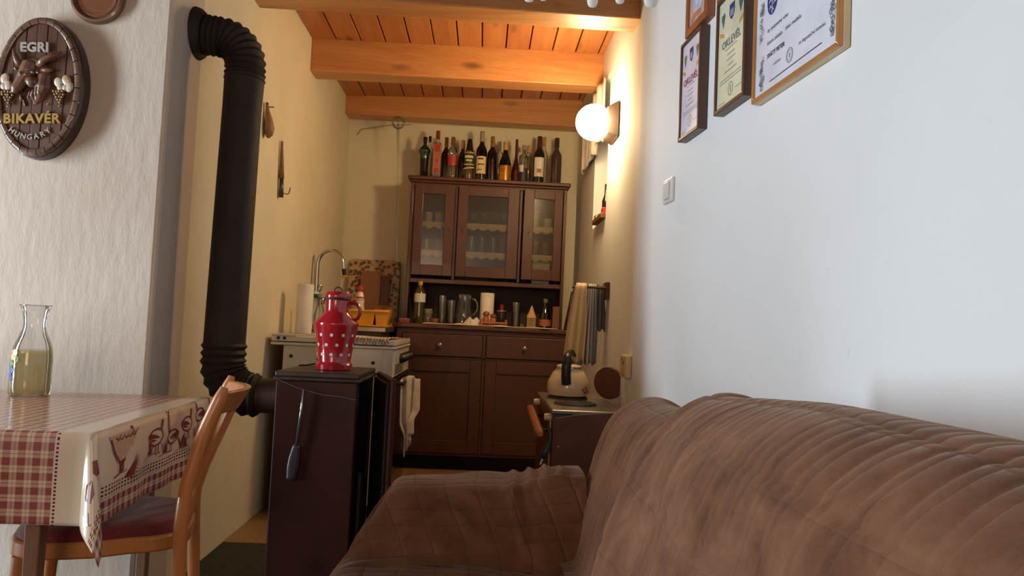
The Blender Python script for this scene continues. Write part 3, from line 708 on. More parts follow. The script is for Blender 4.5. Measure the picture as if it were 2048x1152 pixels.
hr = ((u_ - .130).abs().lt(.0125)) * (((v_ / .014 + 50.0).fr() - .5).abs().lt(.30)) * (((u_ / .0082 + 50.0).fr() - .5).abs().lt(.28))
zone_c = u_.gt(-.058)
zone_s = u_.gt(.146)
col = mixc(nt, zone_c, plaid, cream); col = mixc(nt, zone_s, col, strip)
col = mixc(nt, (dots + hr).min(1.0), col, rgb(104, 36, 44))
nt.links.new(col, p.inputs['Base Color']); p.inputs['Roughness'].default_value = .22; p.inputs['Coat Weight'].default_value = .15
us = rng(-TLN - .17, -TLN, 6) + rng(-TLN, 0, 60)[1:] + rng(0, HU, 26)[1:]
vs_ = rng(-HV, 0, 26) + rng(0, TWD, 50)[1:] + rng(TWD, TWD + .04, 6)[1:]
cl = mk('tablecloth', G().grid(lambda u, v: drape(u, v), us, vs_), m_cloth, loc=tp(-.6, .35, 0), smooth=0, solid=.0012, label='red checked oilcloth with goose border draped over the table', cat='tablecloth')
# printed geese, hens and grass on the hanging border: (v along the edge, r below the edge)
M_print = M('print_red', rgb(140, 62, 56), 0.3, c2=rgb(116, 44, 44), vs=60); M_pale = M('print_pale', rgb(206, 176, 150), 0.3, c2=rgb(186, 150, 124), vs=50)
def pf(q): return drape(max(q[1], .0005), q[0], .0022)
def pf2(q): return drape(max(q[1], .0005), q[0], .0030)
def nf(q): return drape(q[1] * .62, -q[1] * .95 + q[0] * 0, .002)
def goose(v0, r0, s, flip=1):
    F = lambda pts: [(v0 + flip * a * s, r0 - b * s) for a, b in pts]
    g = G().stroke(F([(-.55, .42), (-.40, .22), (-.1, .12), (.25, .16), (.45, .34), (.30, .52), (0, .58), (-.30, .55), (-.55, .42)]), .004, pf)
    g.stroke(F([(.30, .50), (.42, .75), (.44, 1.0), (.40, 1.12)]), .0045, pf).stroke(F([(.22, .52), (.32, .76), (.35, 1.0), (.40, 1.12)]), .003, pf)
    g.ellipse(F([(.43, 1.13)])[0], .075 * s, .06 * s, pf, 10).stroke(F([(.48, 1.13), (.60, 1.08)]), [.006, .001], pf)
    g.stroke(F([(-.45, .42), (-.1, .38), (.2, .32)]), [.012, .009, .002], pf).stroke(F([(-.35, .30), (0, .26)]), [.006, .002], pf)
    g.stroke(F([(0, .12), (.02, -.12), (.10, -.14)]), .003, pf).stroke(F([(.14, .14), (.17, -.10), (.26, -.12)]), .003, pf)
    return g
for v0, r0, s, fl in ((.30, .088, .085, 1), (.40, .098, .075, -1), (.50, .082, .080, 1), (.60, .066, .07, -1), (.665, .072, .06, 1)):
    mk('goose_print', goose(v0, r0, s, fl), M_print, cl)
def grass(v0, r0, s, n=7, seed=1):
    rr = random.Random(seed); g = G()
    for i in range(n):
        a = rr.uniform(-.8, .8); g.stroke([(v0 + i * .003, r0), (v0 + i * .003 + .5 * s * a, r0 - s * .6), (v0 + i * .003 + s * a, r0 - s)], [.004, .003, .0006], pf)
    g.stroke([(v0 - s * .8, r0 + .004), (v0 + s * 1.2, r0 + .001)], [.001, .002], pf)
    return g
for i, (v0, r0, s) in enumerate(((.26, .094, .03), (.345, .104, .028), (.45, .108, .034), (.475, .110, .03), (.565, .096, .026), (.635, .080, .022), (.10, .102, .03))):
    mk('grass_print', grass(v0, r0, s, 7, i), M_print, cl)
g = G().flat([(.045, .002), (.205, .002), (.19, .022), (.16, .055), (.12, .078), (.085, .080), (.06, .055), (.045, .025)], pf); h = mk('hen_print', g, M_pale, cl)
g = G().stroke([(.045, .003), (.05, .03), (.07, .06), (.095, .08), (.125, .078)], .005, pf2).flat([(.14, .002), (.205, .002), (.19, .025), (.165, .03), (.15, .018)], pf2)
for k in range(5): g.stroke([(.07 + .02 * k, .028 + .004 * (k % 2)), (.085 + .02 * k, .034), (.098 + .02 * k, .026)], [.001, .003, .001], pf2)
g.stroke([(.095, .08), (.093, .105), (.07, .108)], .0035, pf2).stroke([(.115, .078), (.115, .10), (.10, .104)], .003, pf2)
mk('hen_line', g, M_print, cl)
g = G()
for k in range(11): a = -1.2 + k * .2; g.stroke([(.13, .118), (.13 + .035 * cos(a) * .8 + .02, .118 - .02 * sin(a + .6) - .006), (.13 + .075 * cos(a), .112 - .048 * sin(a + .4))], [.003, .003, .0005], pf)
mk('tail_print', g, M_print, cl)
# print on the folded corner
def cf(q):   # (angle share 0..1 across the corner, r)
    a_ = radians(8 + 74 * q[0]); return drape(q[1] * cos(a_), -q[1] * sin(a_), .0025)
g = G().flat([(.62, .062), (.42, .060), (.30, .085), (.45, .092), (.60, .085)], cf).flat([(.80, .105), (.62, .098), (.55, .125), (.66, .142), (.80, .135)], cf).flat([(.84, .162), (.70, .158), (.68, .182), (.80, .186)], cf)
g.stroke([(.48, .085), (.40, .10), (.44, .125), (.34, .15), (.22, .148)], .004, cf).stroke([(.25, .07), (.18, .10), (.22, .16)], .003, cf).stroke([(.66, .184), (.50, .175), (.35, .165)], .003, cf)
for k in range(4): g.stroke([(.2 + .1 * k, .165), (.22 + .1 * k, .19), (.30 + .1 * k, .205)], [.006, .004, .001], cf)
mk('corner_print', g, M_print, cl)

# carafe of white wine
CX, CY, CZ = -1.236, 2.10, .7212
cf_ = thing('wine_carafe', 'glass carafe half full of pale yellow wine on the table', 'carafe', (CX, CY, CZ))
M_gl = glass('clear_glass', (.95, .96, .96, 1), .04)
bod = [(.046, 0), (.050, .004), (.0505, .03), (.0500, .10), (.046, .135), (.034, .165), (.0275, .185), (.027, .20), (.033, .235), (.0385, .247)]
mk('glass_body', G().lathe((CX, CY, CZ), bod, 32, cap=False), M_gl, cf_, smooth=0)
mk('wine', G().lathe((CX, CY, CZ), [(.046, .006), (.0485, .012), (.0488, .10), (.0478, .124)], 32), glass('white_wine', (.95, .90, .66, 1), .0, .5, rgb(236, 220, 160)), cf_, smooth=40)
mk('lip', G().tube([(CX + .0385 * cos(t), CY + .0385 * sin(t), CZ + .247) for t in rng(0, 2 * pi, 33)], .0016, 6), M_gl, cf_, smooth=0)
def cw(a, z): return (CX + (.0514) * cos(a + .42), CY + .0514 * sin(a + .42), CZ + z)
for i, (a, z, mt) in enumerate(((-2.55, .105, 'y'), (-2.35, .118, 'y'), (-2.25, .10, 'g'), (-2.6, .088, 'g'), (-2.75, .075, 'b'), (-2.55, .07, 'b'), (-2.7, .058, 'b'), (-2.85, .085, 'b'), (-2.6, .05, 'b'))):
    g = G().flat([(a + .17 * cos(t), z + .009 * sin(t)) for t in rng(0, 2 * pi * 9 / 10, 10)], lambda q: cw(*q))
    mk('painted_grape' if mt == 'b' else 'painted_leaf', g, {'y': M('paint_yellow', rgb(206, 186, 70), .3), 'g': M('paint_green', rgb(120, 140, 60), .3), 'b': M('paint_blue', rgb(70, 96, 160), .3)}[mt], cf_)

# ---------------------------------------------------------------- chair
CHO = Vector((-.895, 1.862, .0075)); ca = math.atan2(-.27, -.96)        # facing direction
CF = Vector((cos(ca), sin(ca), 0)); CS = Vector((-CF.y, CF.x, 0))    # forward, left side
def cp(fw, sd, z): return CHO + CF * fw + CS * sd + Vector((0, 0, z))
M_beech = wood('beech', rgb(196, 128, 72), rgb(166, 98, 50), 2, .3, 12, False, .4)
ch = thing('dining_chair', 'bentwood chair with dark red seat pad pushed under the table', 'chair', CHO)
def seat_out(s, n=40):
    pts = []
    for i in range(n):
        t = 2 * pi * i / n; c_, s_ = cos(t), sin(t); e = .55
        x_ = abs(c_) ** e * (1 if c_ > 0 else -1); y_ = abs(s_) ** e * (1 if s_ > 0 else -1)
        pts.append((x_ * .188 * s - .014, y_ * (.178 - .02 * (x_ < 0)) * s))
    return pts
mk('seat_frame', G().prism(seat_out(1.0), lambda p, h: cp(p[0], p[1], h), .408, .445), M_beech, ch, smooth=40, bevel=.006)
vs, fs = [], []; n = 40
for s_, z_ in ((.94, .444), (.95, .455), (.90, .468), (.75, .476), (.4, .479)):
    for q in seat_out(s_, n): vs.append(cp(q[0], q[1], z_))
for j in range(4):
    for i in range(n): k = (i + 1) % n; fs.append((j * n + i, j * n + k, (j + 1) * n + k, (j + 1) * n + i))
fs.append(tuple(range(4 * n, 5 * n)))
M_pad = M('red_velour', rgb(118, 28, 30), .85, 0, rgb(92, 20, 24), 12, bs=200, bstr=.2, sheen=.4)
mk('seat_pad', G().add(vs, fs), M_pad, ch, smooth=60)
for sd in (-1, 1):
    post = [cp(-.225, sd * .165, 0), cp(-.197, sd * .17, .25), cp(-.186, sd * .172, .45), cp(-.194, sd * .172, .56), cp(-.222, sd * .17, .68), cp(-.262, sd * .168, .785)]
    from_ = []
    for i in range(len(post) - 1):
        for k in range(5): from_.append(post[i].lerp(post[i + 1], k / 5))
    from_.append(post[-1])
    sm = [from_[0]] + [(from_[i - 1] + from_[i] * 2 + from_[i + 1]) / 4 for i in range(1, len(from_) - 1)] + [from_[-1] + Vector((0, 0, .004))]
    rr = [.0135] * (len(sm) - 2) + [.013, .008]
    mk('back_leg', G().tube(sm, rr, 12, sq=1.2), M_beech, ch, smooth=40)
    mk('front_leg', G().tube([cp(.155, sd * .15, 0), cp(.135, sd * .135, .41)], [.011, .018], 12), M_beech, ch, smooth=40)
def rail(z, w, bow, base, th):
    vs, fs = [], []; n = 15
    for i in range(n):
        s_ = -.165 + .33 * i / (n - 1); b_ = base - bow * (1 - (s_ / .165) ** 2)
        for dz, df in ((-w / 2, 0), (w / 2, -.55 * w), (w / 2, -.55 * w - th), (-w / 2, -th)): vs.append(cp(b_ + df, s_, z + dz))
    for i in range(n - 1):
        for k in range(4): fs.append((i * 4 + k, i * 4 + (k + 1) % 4, (i + 1) * 4 + (k + 1) % 4, (i + 1) * 4 + k))
    fs += [(3, 2, 1, 0), tuple((n - 1) * 4 + k for k in range(4))]
    return G().add(vs, fs)
mk('top_rail', rail(.750, .055, .050, -.222, .018), M_beech, ch, smooth=40, bevel=.004)
for s_ in (-.07, 0, .07):
    bw = .045 * (1 - (s_ / .165) ** 2)
    mk('back_spindle', G().tube([cp(-.186, s_, .44), cp(-.200 - bw * .5, s_, .58), cp(-.238 - bw, s_, .735)], [.008, .0095, .008], 8), M_beech, ch, smooth=40)
for sd in (-1, 1): mk('stretcher', G().tube([cp(.146, sd * .142, .2), cp(-.21, sd * .167, .22)], .009, 8), M_beech, ch, smooth=40)

# ---------------------------------------------------------------- sofa and its throws
m_thr = {}
def throw_mat(name, c, c2, per_u, per_v, seam):
    m, nt, p = new_mat(name)
    t = nt.nodes.new('ShaderNodeTexCoord'); sp_ = nt.nodes.new('ShaderNodeSeparateXYZ'); nt.links.new(t.outputs['UV'], sp_.inputs[0])
    v = coords(nt); n1 = noise(nt, v, 7, 5, .65, .6); n2 = noise(nt, v, 420, 2)
    nt.links.new(mixc(nt, fac_ramp(nt, n1 * .9 + n2 * .15, .36, .70), c, c2), p.inputs['Base Color'])
    p.inputs['Roughness'].default_value = .9; p.inputs['Sheen Weight'].default_value = .18; p.inputs['Sheen Roughness'].default_value = .4
    p.inputs['Sheen Tint'].default_value = (1.0, .82, .70, 1); p.inputs['Specular IOR Level'].default_value = .15
    u_, v_ = S(nt, sp_.outputs[0]), S(nt, sp_.outputs[1])
    wob = noise(nt, v, 5, 2) * .03
    ru = ((u_ + wob) / per_u + 100.0).fr() - .5; rv = ((v_ + wob) / per_v + 100.0).fr() - .5
    hh = (ru.abs() * 2.0).pow(5.0) * -.7 - (rv.abs() * 2.0).pow(seam) * 1.0 + n2 * .12
    bump(nt, p, hh, .4, .005)
    return m
M_thrA = throw_mat('throw_taupe', rgb(120, 82, 58), rgb(84, 52, 34), .036, .075, 14.0)
M_thrB = throw_mat('throw_brown', rgb(128, 90, 66), rgb(86, 54, 37), .055, .115, 12.0)
M_sofa = M('sofa_cloth', rgb(92, 62, 46), .9, bs=90, bstr=.3)
BK = [(.16, .40), (.235, .425), (.262, .52), (.285, .62), (.315, .71), (.36, .775), (.42, .805), (.49, .795), (.545, .74), (.57, .6), (.58, .15)]
def back_z(x, top=0.0):
    if x <= BK[0][0]: return .10
    for (x1, z1), (x2, z2) in zip(BK, BK[1:]):
        if x1 <= x <= x2: return z1 + (z2 - z1) * (x - x1) / (x2 - x1)
    return .12
so = thing('sofa', 'two seat sofa along the right wall, covered by brown throws', 'sofa', (.15, 1.1, .007))
mk('base', G().box(-.24, .50, .18, 1.98, .06, .27), M_sofa, so, bevel=.02)
mk('seat_cushion', G().box(-.25, .22, .38, 1.76, .272, .395), M_sofa, so, bevel=.03, seg=3)
g = G().prism([(.24, .275), (.255, .40), (.30, .60), (.345, .71), (.42, .765), (.49, .75), (.525, .68), (.525, .275)], lambda p, h: (p[0], h, p[1]), .20, 1.93)
mk('backrest', g, M_sofa, so, bevel=.015)
mk('armrest', G().box(-.20, .235, 1.80, 1.98, .275, .525), M_sofa, so, bevel=.03, seg=3)
mk('armrest', G().box(-.20, .235, .20, .36, .275, .525), M_sofa, so, bevel=.03, seg=3)
for xx in (-.21, .44):
    for yy in (.22, 1.88): mk('foot', G().box(xx, xx + .05, yy, yy + .05, .007, .06), M_dark, so)
# throw A: over the far arm, the seat and the far end of the backrest
FOLDS = [((-.10, 1.80, .53), (.10, 1.755, .43), .013, .013), ((-.02, 1.80, .54), (.17, 1.76, .435), .011, .012), ((-.17, 1.79, .50), (-.02, 1.74, .425), .014, .011),
         ((.085, 1.81, .585), (.13, 1.76, .43), .010, .015), ((.12, 1.82, .59), (.165, 1.765, .435), .009, .015), ((.155, 1.83, .60), (.20, 1.77, .44), .009, .017), ((.19, 1.84, .615), (.228, 1.775, .45), .009, .017),
         ((.10, 1.99, .59), (.095, 1.79, .58), .012, .012), ((.14, 2.0, .60), (.137, 1.80, .59), .010, .014), ((.18, 2.0, .61), (.175, 1.80, .60), .010, .016), ((.217, 2.0, .63), (.21, 1.80, .61), .011, .018), ((.25, 2.0, .65), (.243, 1.82, .63), .010, .016),
         ((-.27, 1.82, .40), (-.16, 1.76, .47), .012, .010), ((-.24, 1.70, .425), (-.06, 1.735, .43), .012, .014), ((.05, 1.735, .43), (.23, 1.70, .435), .014, .014), ((-.05, 1.66, .425), (.20, 1.63, .43), .018, .010), ((-.28, 1.90, .36), (-.26, 1.80, .46), .014, .010)]
def fold_d(p):
    d = 0.0
    for a, b, w, amp in FOLDS:
        ax, ay, az = a; dx, dy, dz = b[0] - ax, b[1] - ay, b[2] - az
        t = ((p[0] - ax) * dx + (p[1] - ay) * dy + (p[2] - az) * dz) / (dx * dx + dy * dy + dz * dz)
        if t < -.25 or t > 1.25: continue
        q = (p[0] - ax - t * dx) ** 2 + (p[1] - ay - t * dy) ** 2 + (p[2] - az - t * dz) ** 2
        if q < 9 * w * w: d += amp * exp(-q / (w * w)) * sin(pi * (t + .25) / 1.5) ** .8
    return d
def resample(pts, n):
    q = dense([(a, 0, b) for a, b in pts], n); return [(v.x, v.z) for v in q]
AP = [(.36, .425), (1.60, .425), (1.70, .424), (1.735, .428), (1.755, .45), (1.768, .50), (1.785, .545), (1.81, .570), (1.86, .580), (1.92, .580), (1.98, .572), (2.02, .545), (2.04, .49), (2.055, .40), (2.065, .25), (2.075, .10)]
prof_y = resample(spline(AP, 80), 210)
fx_ = [(-.372, 0.0), (-.366, .25), (-.356, .5), (-.340, .74), (-.318, .89), (-.290, .965), (-.255, .995), (-.21, 1.0), (-.1, 1.0), (.0, 1.0), (.1, 1.0), (.18, 1.0), (.27, 1.0)]
prof_x = resample([(a, b * .42) for a, b in spline(fx_, 80)], 120)
def sheet1(i, j):
    x, k = prof_x[i][0], prof_x[i][1] / .42; y, z = prof_y[j]
    hi = max(0, z - .425) / .155; xx = x + .10 * hi * (1 - sstep(x, -.37, -.10))
    zz = .06 + (z - .06) * k + .035 * sstep(xx, .08, .27) * hi + .010 * sin(xx * 8 + 1) * hi - .02 * (1 - hi) * sstep(xx, -.1, .2) * (y < 1.74)
    return Vector((xx, y + .012 * sin(xx * 7) * hi, zz))
def sheet_mesh(fn, ni, nj, extra):
    base = [[fn(i, j) for i in range(ni)] for j in range(nj)]; P, UV = [], []
    for j in range(nj):
        acc_ = 0.0
        for i in range(ni):
            p0 = base[j][i]
            if i: acc_ += (p0 - base[j][i - 1]).length
            du = base[j][min(i + 1, ni - 1)] - base[j][max(i - 1, 0)]; dv = base[min(j + 1, nj - 1)][i] - base[max(j - 1, 0)][i]
            nn = du.cross(dv); nn = nn.normalized() if nn.length > 1e-9 else Vector((0, 0, 1))
            d = extra(p0)
            P.append(p0 + nn * d); UV.append((acc_, j))
    return P, UV
P1, U1 = sheet_mesh(sheet1, len(prof_x), len(prof_y), lambda p: fold_d(p) + .0035 * sin(p.x * 29 + p.y * 13 + p.z * 17) * sin(p.y * 19 - p.x * 11 + p.z * 9))
ya = [0.0]
for a, b in zip(prof_y, prof_y[1:]): ya.append(ya[-1] + hypot(b[0] - a[0], b[1] - a[1]))
U1 = [(ya[int(v)], u + .3) for u, v in U1]
BP = [(.205, .43), (.235, .435), (.252, .47), (.268, .54), (.288, .62), (.312, .70), (.35, .765), (.41, .80), (.47, .802), (.525, .77), (.556, .70), (.568, .55), (.574, .30)]
prof_b = resample(spline(BP, 70), 120); yb_ = rng(.36, 2.03, 210)
def sheet2(i, j):
    x, z = prof_b[i]; y = yb_[j]; e_ = sstep(y, 1.86, 2.03)
    return Vector((x + .03 * e_ * (z - .4), y - .05 * e_ * (z > .6) * 0, z - e_ * e_ * (.30 * max(0, z - .45) / .35)))
def ribA(p):
    rb = abs(((p.y / .036) % 1) - .5) * 2; return -.0022 * max(0, rb - .55) * 2.2 * sstep(p.z, .45, .52) + fold_d(p) * .6 + .003 * sin(p.y * 21 + p.z * 15)
P2, U2 = sheet_mesh(sheet2, len(prof_b), len(yb_), ribA)
U2 = [(yb_[int(v)], u) for u, v in U2]
g = G()
for P, nu, nv in ((P1, len(prof_x), len(prof_y)), (P2, len(prof_b), len(yb_))):
    g.add(P, [(j * nu + i, j * nu + i + 1, (j + 1) * nu + i + 1, (j + 1) * nu + i) for j in range(nv - 1) for i in range(nu - 1)])
g.uv = U1 + U2
mk('throw_blanket', g, M_thrA, loc=(0, 1.5, .42), smooth=0, label='brown plush throw spread over the far armrest and seat of the sofa', cat='blanket', group='brown throws on the sofa')
# throw B: hangs over the near part of the backrest
PB = [(.13, .452), (.18, .448), (.228, .465), (.252, .53), (.280, .62), (.307, .71), (.340, .785), (.385, .83), (.435, .855), (.49, .862), (.545, .845), (.59, .79), (.61, .70), (.618, .55)]
sb = spline(PB, 120); acc = [0.0]
for a_, b_ in zip(sb, sb[1:]): acc.append(acc[-1] + hypot(b_[0] - a_[0], b_[1] - a_[1]))
vsB = rng(0, 1, 210); P, UV = [], []
for v in vsB:
    for i, (x, z) in enumerate(sb):
        s_ = acc[i] / acc[-1]
        yend = 1.30 + .13 * sstep(s_, .12, .5) + .006 * sin(s_ * 16)
        y = .22 + (yend - .22) * v
        tx, tz = sb[min(i + 1, 119)][0] - sb[max(i - 1, 0)][0], sb[min(i + 1, 119)][1] - sb[max(i - 1, 0)][1]; l = hypot(tx, tz)
        nx, nz = -tz / l, tx / l
        rib = abs((((y + .012 * sin(s_ * 9)) / .055) % 1) - .5) * 2; seam = abs(((acc[i] / .115) % 1) - .5) * 2
        d = -.0055 * max(0, rib - .5) ** 2 * 3.2 * sstep(s_, .22, .5) * (.55 + .45 * sin(y * 11 + s_ * 13)) - .004 * max(0, seam - .8) * 5
        d += .006 * sin(y * 6 + s_ * 5) + .004 * sin(y * 15 - s_ * 22) * (1 - s_) + .012 * sin(pi * v) + .028 * sstep(v, .88, 1.0) * (1 - sstep(s_, .22, .45)) - .012 * sstep(v, .8, 1.0) * sstep(s_, .35, .5) + .006 * sstep(v, .97, .99) - .004 * sstep(v, .99, 1.0)
        dz = -.03 * (1 - sstep(y, .4, 1.1)) * 0
        P.append((x + nx * d, y, z + nz * d + dz)); UV.append((y, acc[i]))
nu = len(sb)
g = G().add(P, [(j * nu + i, j * nu + i + 1, (j + 1) * nu + i + 1, (j + 1) * nu + i) for j in range(len(vsB) - 1) for i in range(nu - 1)]); g.uv = UV
mk('throw_blanket', g, M_thrB, loc=(.4, .9, .86), smooth=0, solid=.016, label='brown ribbed throw hanging over the near backrest of the sofa', cat='blanket', group='brown throws on the sofa')
thB = bpy.data.objects['throw_blanket.001']
mk('hem', G().tube(P[-nu:], .0105, 8), M_thrB, thB, smooth=0)

# ---------------------------------------------------------------- kitchen dresser on the back wall
M_cup = wood('dresser_brown', rgb(88, 48, 24), rgb(72, 38, 18), 2, .5, 10, False, .06)
M_cupd = M('dresser_inside', rgb(58, 34, 26), .6)
dz = thing('kitchen_dresser', 'tall brown painted kitchen dresser with glazed upper doors', 'dresser', (0, 5.2, 0))
LX0, LX1, LY = -.565, .60, 4.93
def db(name, *a, mat=None, parent=None, bevel=.003): return mk(name, G().box(*a), mat or M_cup, parent or dz, bevel=bevel)
g = G().box(LX0, LX0 + .02, LY + .02, 5.45, .10, .93).box(LX1 - .02, LX1, LY + .02, 5.45, .10, .93).box(LX0 + .02, LX1 - .02, 5.43, 5.45, .10, .93).box(LX0 + .02, LX1 - .02, LY + .02, 5.43, .10, .12)
mk('lower_body', g, M_cup, dz, bevel=.003)
g = G().box(LX0, LX1, LY, LY + .02, .90, .93).box(LX0, LX1, LY, LY + .02, .735, .75).box(LX0, LX1, LY, LY + .02, .10, .118).box(LX0, LX0 + .035, LY, LY + .02, .118, .90).box(LX1 - .035, LX1, LY, LY + .02, .118, .90).box(.008, .028, LY, LY + .02, .118, .90)
mk('front_frame', g, M_cup, dz, bevel=.002)
mk('plinth', G().box(LX0 + .03, LX1 - .03, LY + .10, 5.44, 0, .10), M_dark, dz)
mk('worktop', G().box(LX0 - .04, LX1 + .012, LY - .02, 5.45, .93, .962), M_cup, dz, bevel=.008, seg=3)
M_brass = M('knob_metal', rgb(190, 165, 130), .25, .8)
for x0, x1, kx in ((LX0 + .037, .006, -.275), (.030, LX1 - .037, .285)):
    d_ = db('drawer', x0, x1, LY - .010, LY + .012, .752, .898, bevel=.005)
    mk('knob', G().tube([(kx, LY - .010, .826), (kx, LY - .022, .826), (kx, LY - .026, .826), (kx, LY - .036, .826), (kx, LY - .040, .826)], [.006, .006, .015, .014, .006], 16), M_brass, d_, smooth=40)
    dd = mk('lower_door', G().box(x0, x0 + .075, LY - .008, LY + .012, .120, .733).box(x1 - .075, x1, LY - .008, LY + .012, .120, .733).box(x0 + .075, x1 - .075, LY - .008, LY + .012, .120, .20).box(x0 + .075, x1 - .075, LY - .008, LY + .012, .65, .733), M_cup, dz, bevel=.003)
    mk('door_panel', G().box(x0 + .07, x1 - .07, LY + .002, LY + .010, .195, .655), M_cup, dd, bevel=.002)
mk('keyhole', G().tube([(.000, LY - .0115, .47), (.0, LY - .006, .47)], .006, 8), M_dark, dz)
# upper part
UX0, UX1, UY, UZ0, UZ1 = -.545, .552, 5.15, 1.275, 1.945
g = G().box(UX0, UX0 + .022, UY + .0, 5.44, .962, UZ1).box(UX1 - .022, UX1, UY + .0, 5.44, .962, UZ1).box(UX0 + .022, UX1 - .022, UY + .004, 5.44, UZ0 - .03, UZ0).box(UX0 + .022, UX1 - .022, UY + .004, 5.44, UZ1 - .02, UZ1)
mk('upper_body', g, M_cup, dz, bevel=.003)
mk('upper_back', G().box(UX0 + .022, UX1 - .022, 5.44, 5.449, .962, UZ1), M_cupd, dz)
for xa, xb in ((UX0 + .022, UX0 + .03), (-.232, -.212), (.222, .242)): mk('upper_post', G().box(xa, xb, UY, UY + .02, UZ0, UZ1 - .021), M_cup, dz, bevel=.002)
for xx in (-.222, .232): mk('divider', G().box(xx - .008, xx + .008, UY + .02, 5.44, UZ0, UZ1 - .02), M_cupd, dz)
g = G().box(UX0 - .008, UX1 + .010, UY - .010, 5.445, UZ1, UZ1 + .018).box(UX0 - .020, UX1 + .022, UY - .022, 5.447, UZ1 + .018, UZ1 + .045)
mk('cornice', g, M_cup, dz, bevel=.008, seg=3)
M_pane = glass('pane_reeded', (.78, .77, .72, 1), .02, .10, rgb(150, 140, 120), .18)
M_lace2 = M('lace_cream', rgb(232, 208, 170), .9, bs=160, bstr=.3)
def glazed(x0, x1, gx0, gx1, hinge=None, ang=0.0):
    z0, z1, gz0, gz1 = UZ0 + .022, UZ1 - .014, 1.372, 1.866
    T = Matrix.Identity(4)
    if hinge is not None: T = Matrix.Translation((hinge, UY, 0)) @ Matrix.Rotation(ang, 4, 'Z') @ Matrix.Translation((-hinge, -UY, 0))
    g = G().box(x0, gx0, UY - .016, UY + .004, z0, z1).box(gx1, x1, UY - .016, UY + .004, z0, z1).box(gx0, gx1, UY - .016, UY + .004, z0, gz0).box(gx0, gx1, UY - .016, UY + .004, gz1, z1).xform(T)
    d_ = mk('glazed_door', g, M_cup, dz, bevel=.003)
    mk('pane', G().box(gx0 - .004, gx1 + .004, UY - .006, UY - .003, gz0 - .004, gz1 + .004).xform(T), M_pane, d_)
    kx = (x0 + gx0) / 2 if hinge is not None or x0 > -.3 else (x1 + gx1) / 2
    mk('keyhole', G().box(kx - .004, kx + .004, UY - .0175, UY - .014, 1.61, 1.635).xform(T), M_dark, d_)
glazed(-.512, -.234, -.452, -.300); glazed(-.208, .218, -.140, .140); glazed(.246, .522, .318, .462, .522, radians(7))
# shelves with lace edging, glasses behind the panes
for z in (1.475, 1.675):
    mk('shelf', G().box(UX0 + .024, UX1 - .024, UY + .03, 5.43, z - .014, z), M_cupd, dz)
    for x0, x1 in ((-.51, -.235), (-.205, .215), (.25, .52)):
        n_ = int((x1 - x0) / .07) + 1
        def lace(u, v): return (x0 + (x1 - x0) * u, UY + .026 - .003 * sin(u * n_ * 6.28) * v, z + .004 - (.035 + .016 * abs(sin(u * n_ * pi))) * v)
        mk('lace_edging', G().grid(lace, rng(0, 1, 40), rng(0, 1, 5)), M_lace2, dz, smooth=0, solid=.0015)
M_gl2 = glass('glass_ware', (.93, .94, .92, 1), .07, .04, rgb(200, 190, 170))
def tumbler(x, y, z, r, h, label, stem=False, mat=None, group='glasses behind the dresser panes', name='drinking_glass'):
    prof = [(r * .8, 0), (r * .85, .004), (r, h), (r * .94, h), (r * .78, .012)] if not stem else [(r * .8, 0), (r * .7, .004), (.004, .012), (.004, h * .45), (r * .8, h * .6), (r, h * .8), (r * .85, h)]
    return mk(name, G().lathe((x, y, z), prof, 18, cap=not stem), mat or M_gl2, loc=(x, y, z), smooth=40, label=label, cat='glass', group=group)
M_cups = M('china_white', rgb(214, 200, 180), .25)
Lt = 'small stemmed glass on the top shelf behind the middle pane'
for x, w in ((-.10, 'leftmost'), (-.02, 'second'), (.065, 'third'), (.115, 'rightmost')): tumbler(x, UY + .09, 1.675, .024, .095, w + ' ' + Lt, True)
for x, w in ((-.10, 'leftmost'), (-.03, 'second'), (.05, 'third'), (.118, 'rightmost')): tumbler(x, UY + .10, 1.475, .030, .12, w + ' straight glass on the lower shelf behind the middle pane')
for x, w in ((-.42, 'left'), (-.345, 'right')): tumbler(x, UY + .09, 1.675, .03, .075, w + ' pale china cup on the top shelf behind the left pane', mat=M_cups, name='china_cup', group='cups behind the left pane')
for x, w in ((-.42, 'left'), (-.345, 'right')): tumbler(x, UY + .09, 1.475, .03, .085, w + ' glass on the lower shelf behind the left pane', group='glasses behind the left pane')
rb = thing('lidded_jar', 'pale jar with red lid behind the right pane', 'jar', (.345, UY + .09, 1.675))
mk('body', G().lathe((.345, UY + .09, 1.675), [(.024, 0), (.026, .004), (.026, .095), (.022, .10)], 18), M('jar_gold', rgb(200, 180, 120), .25), rb, smooth=40)
mk('lid', G().lathe((.345, UY + .09, 1.675), [(.025, .10), (.026, .102), (.026, .128), (.018, .135)], 18), M('lid_red', rgb(176, 48, 40), .4), rb, smooth=40)
tumbler(.425, UY + .09, 1.675, .034, .07, 'pale bowl on the top shelf behind the right pane', mat=M_cups, name='china_cup', group='china behind the right pane')
tumbler(.35, UY + .09, 1.475, .026, .11, 'slimmer glass on the lower shelf behind the right pane', group='glasses behind the right pane')
tumbler(.42, UY + .09, 1.475, .034, .10, 'wider glass on the lower shelf behind the right pane', group='glasses behind the right pane')
mk('white_box', G().box(.33, .455, UY + .05, UY + .14, UZ0 + .001, UZ0 + .16), M_cups, loc=(.39, UY + .1, UZ0), bevel=.006, label='pale box at the bottom behind the right pane', cat='box')

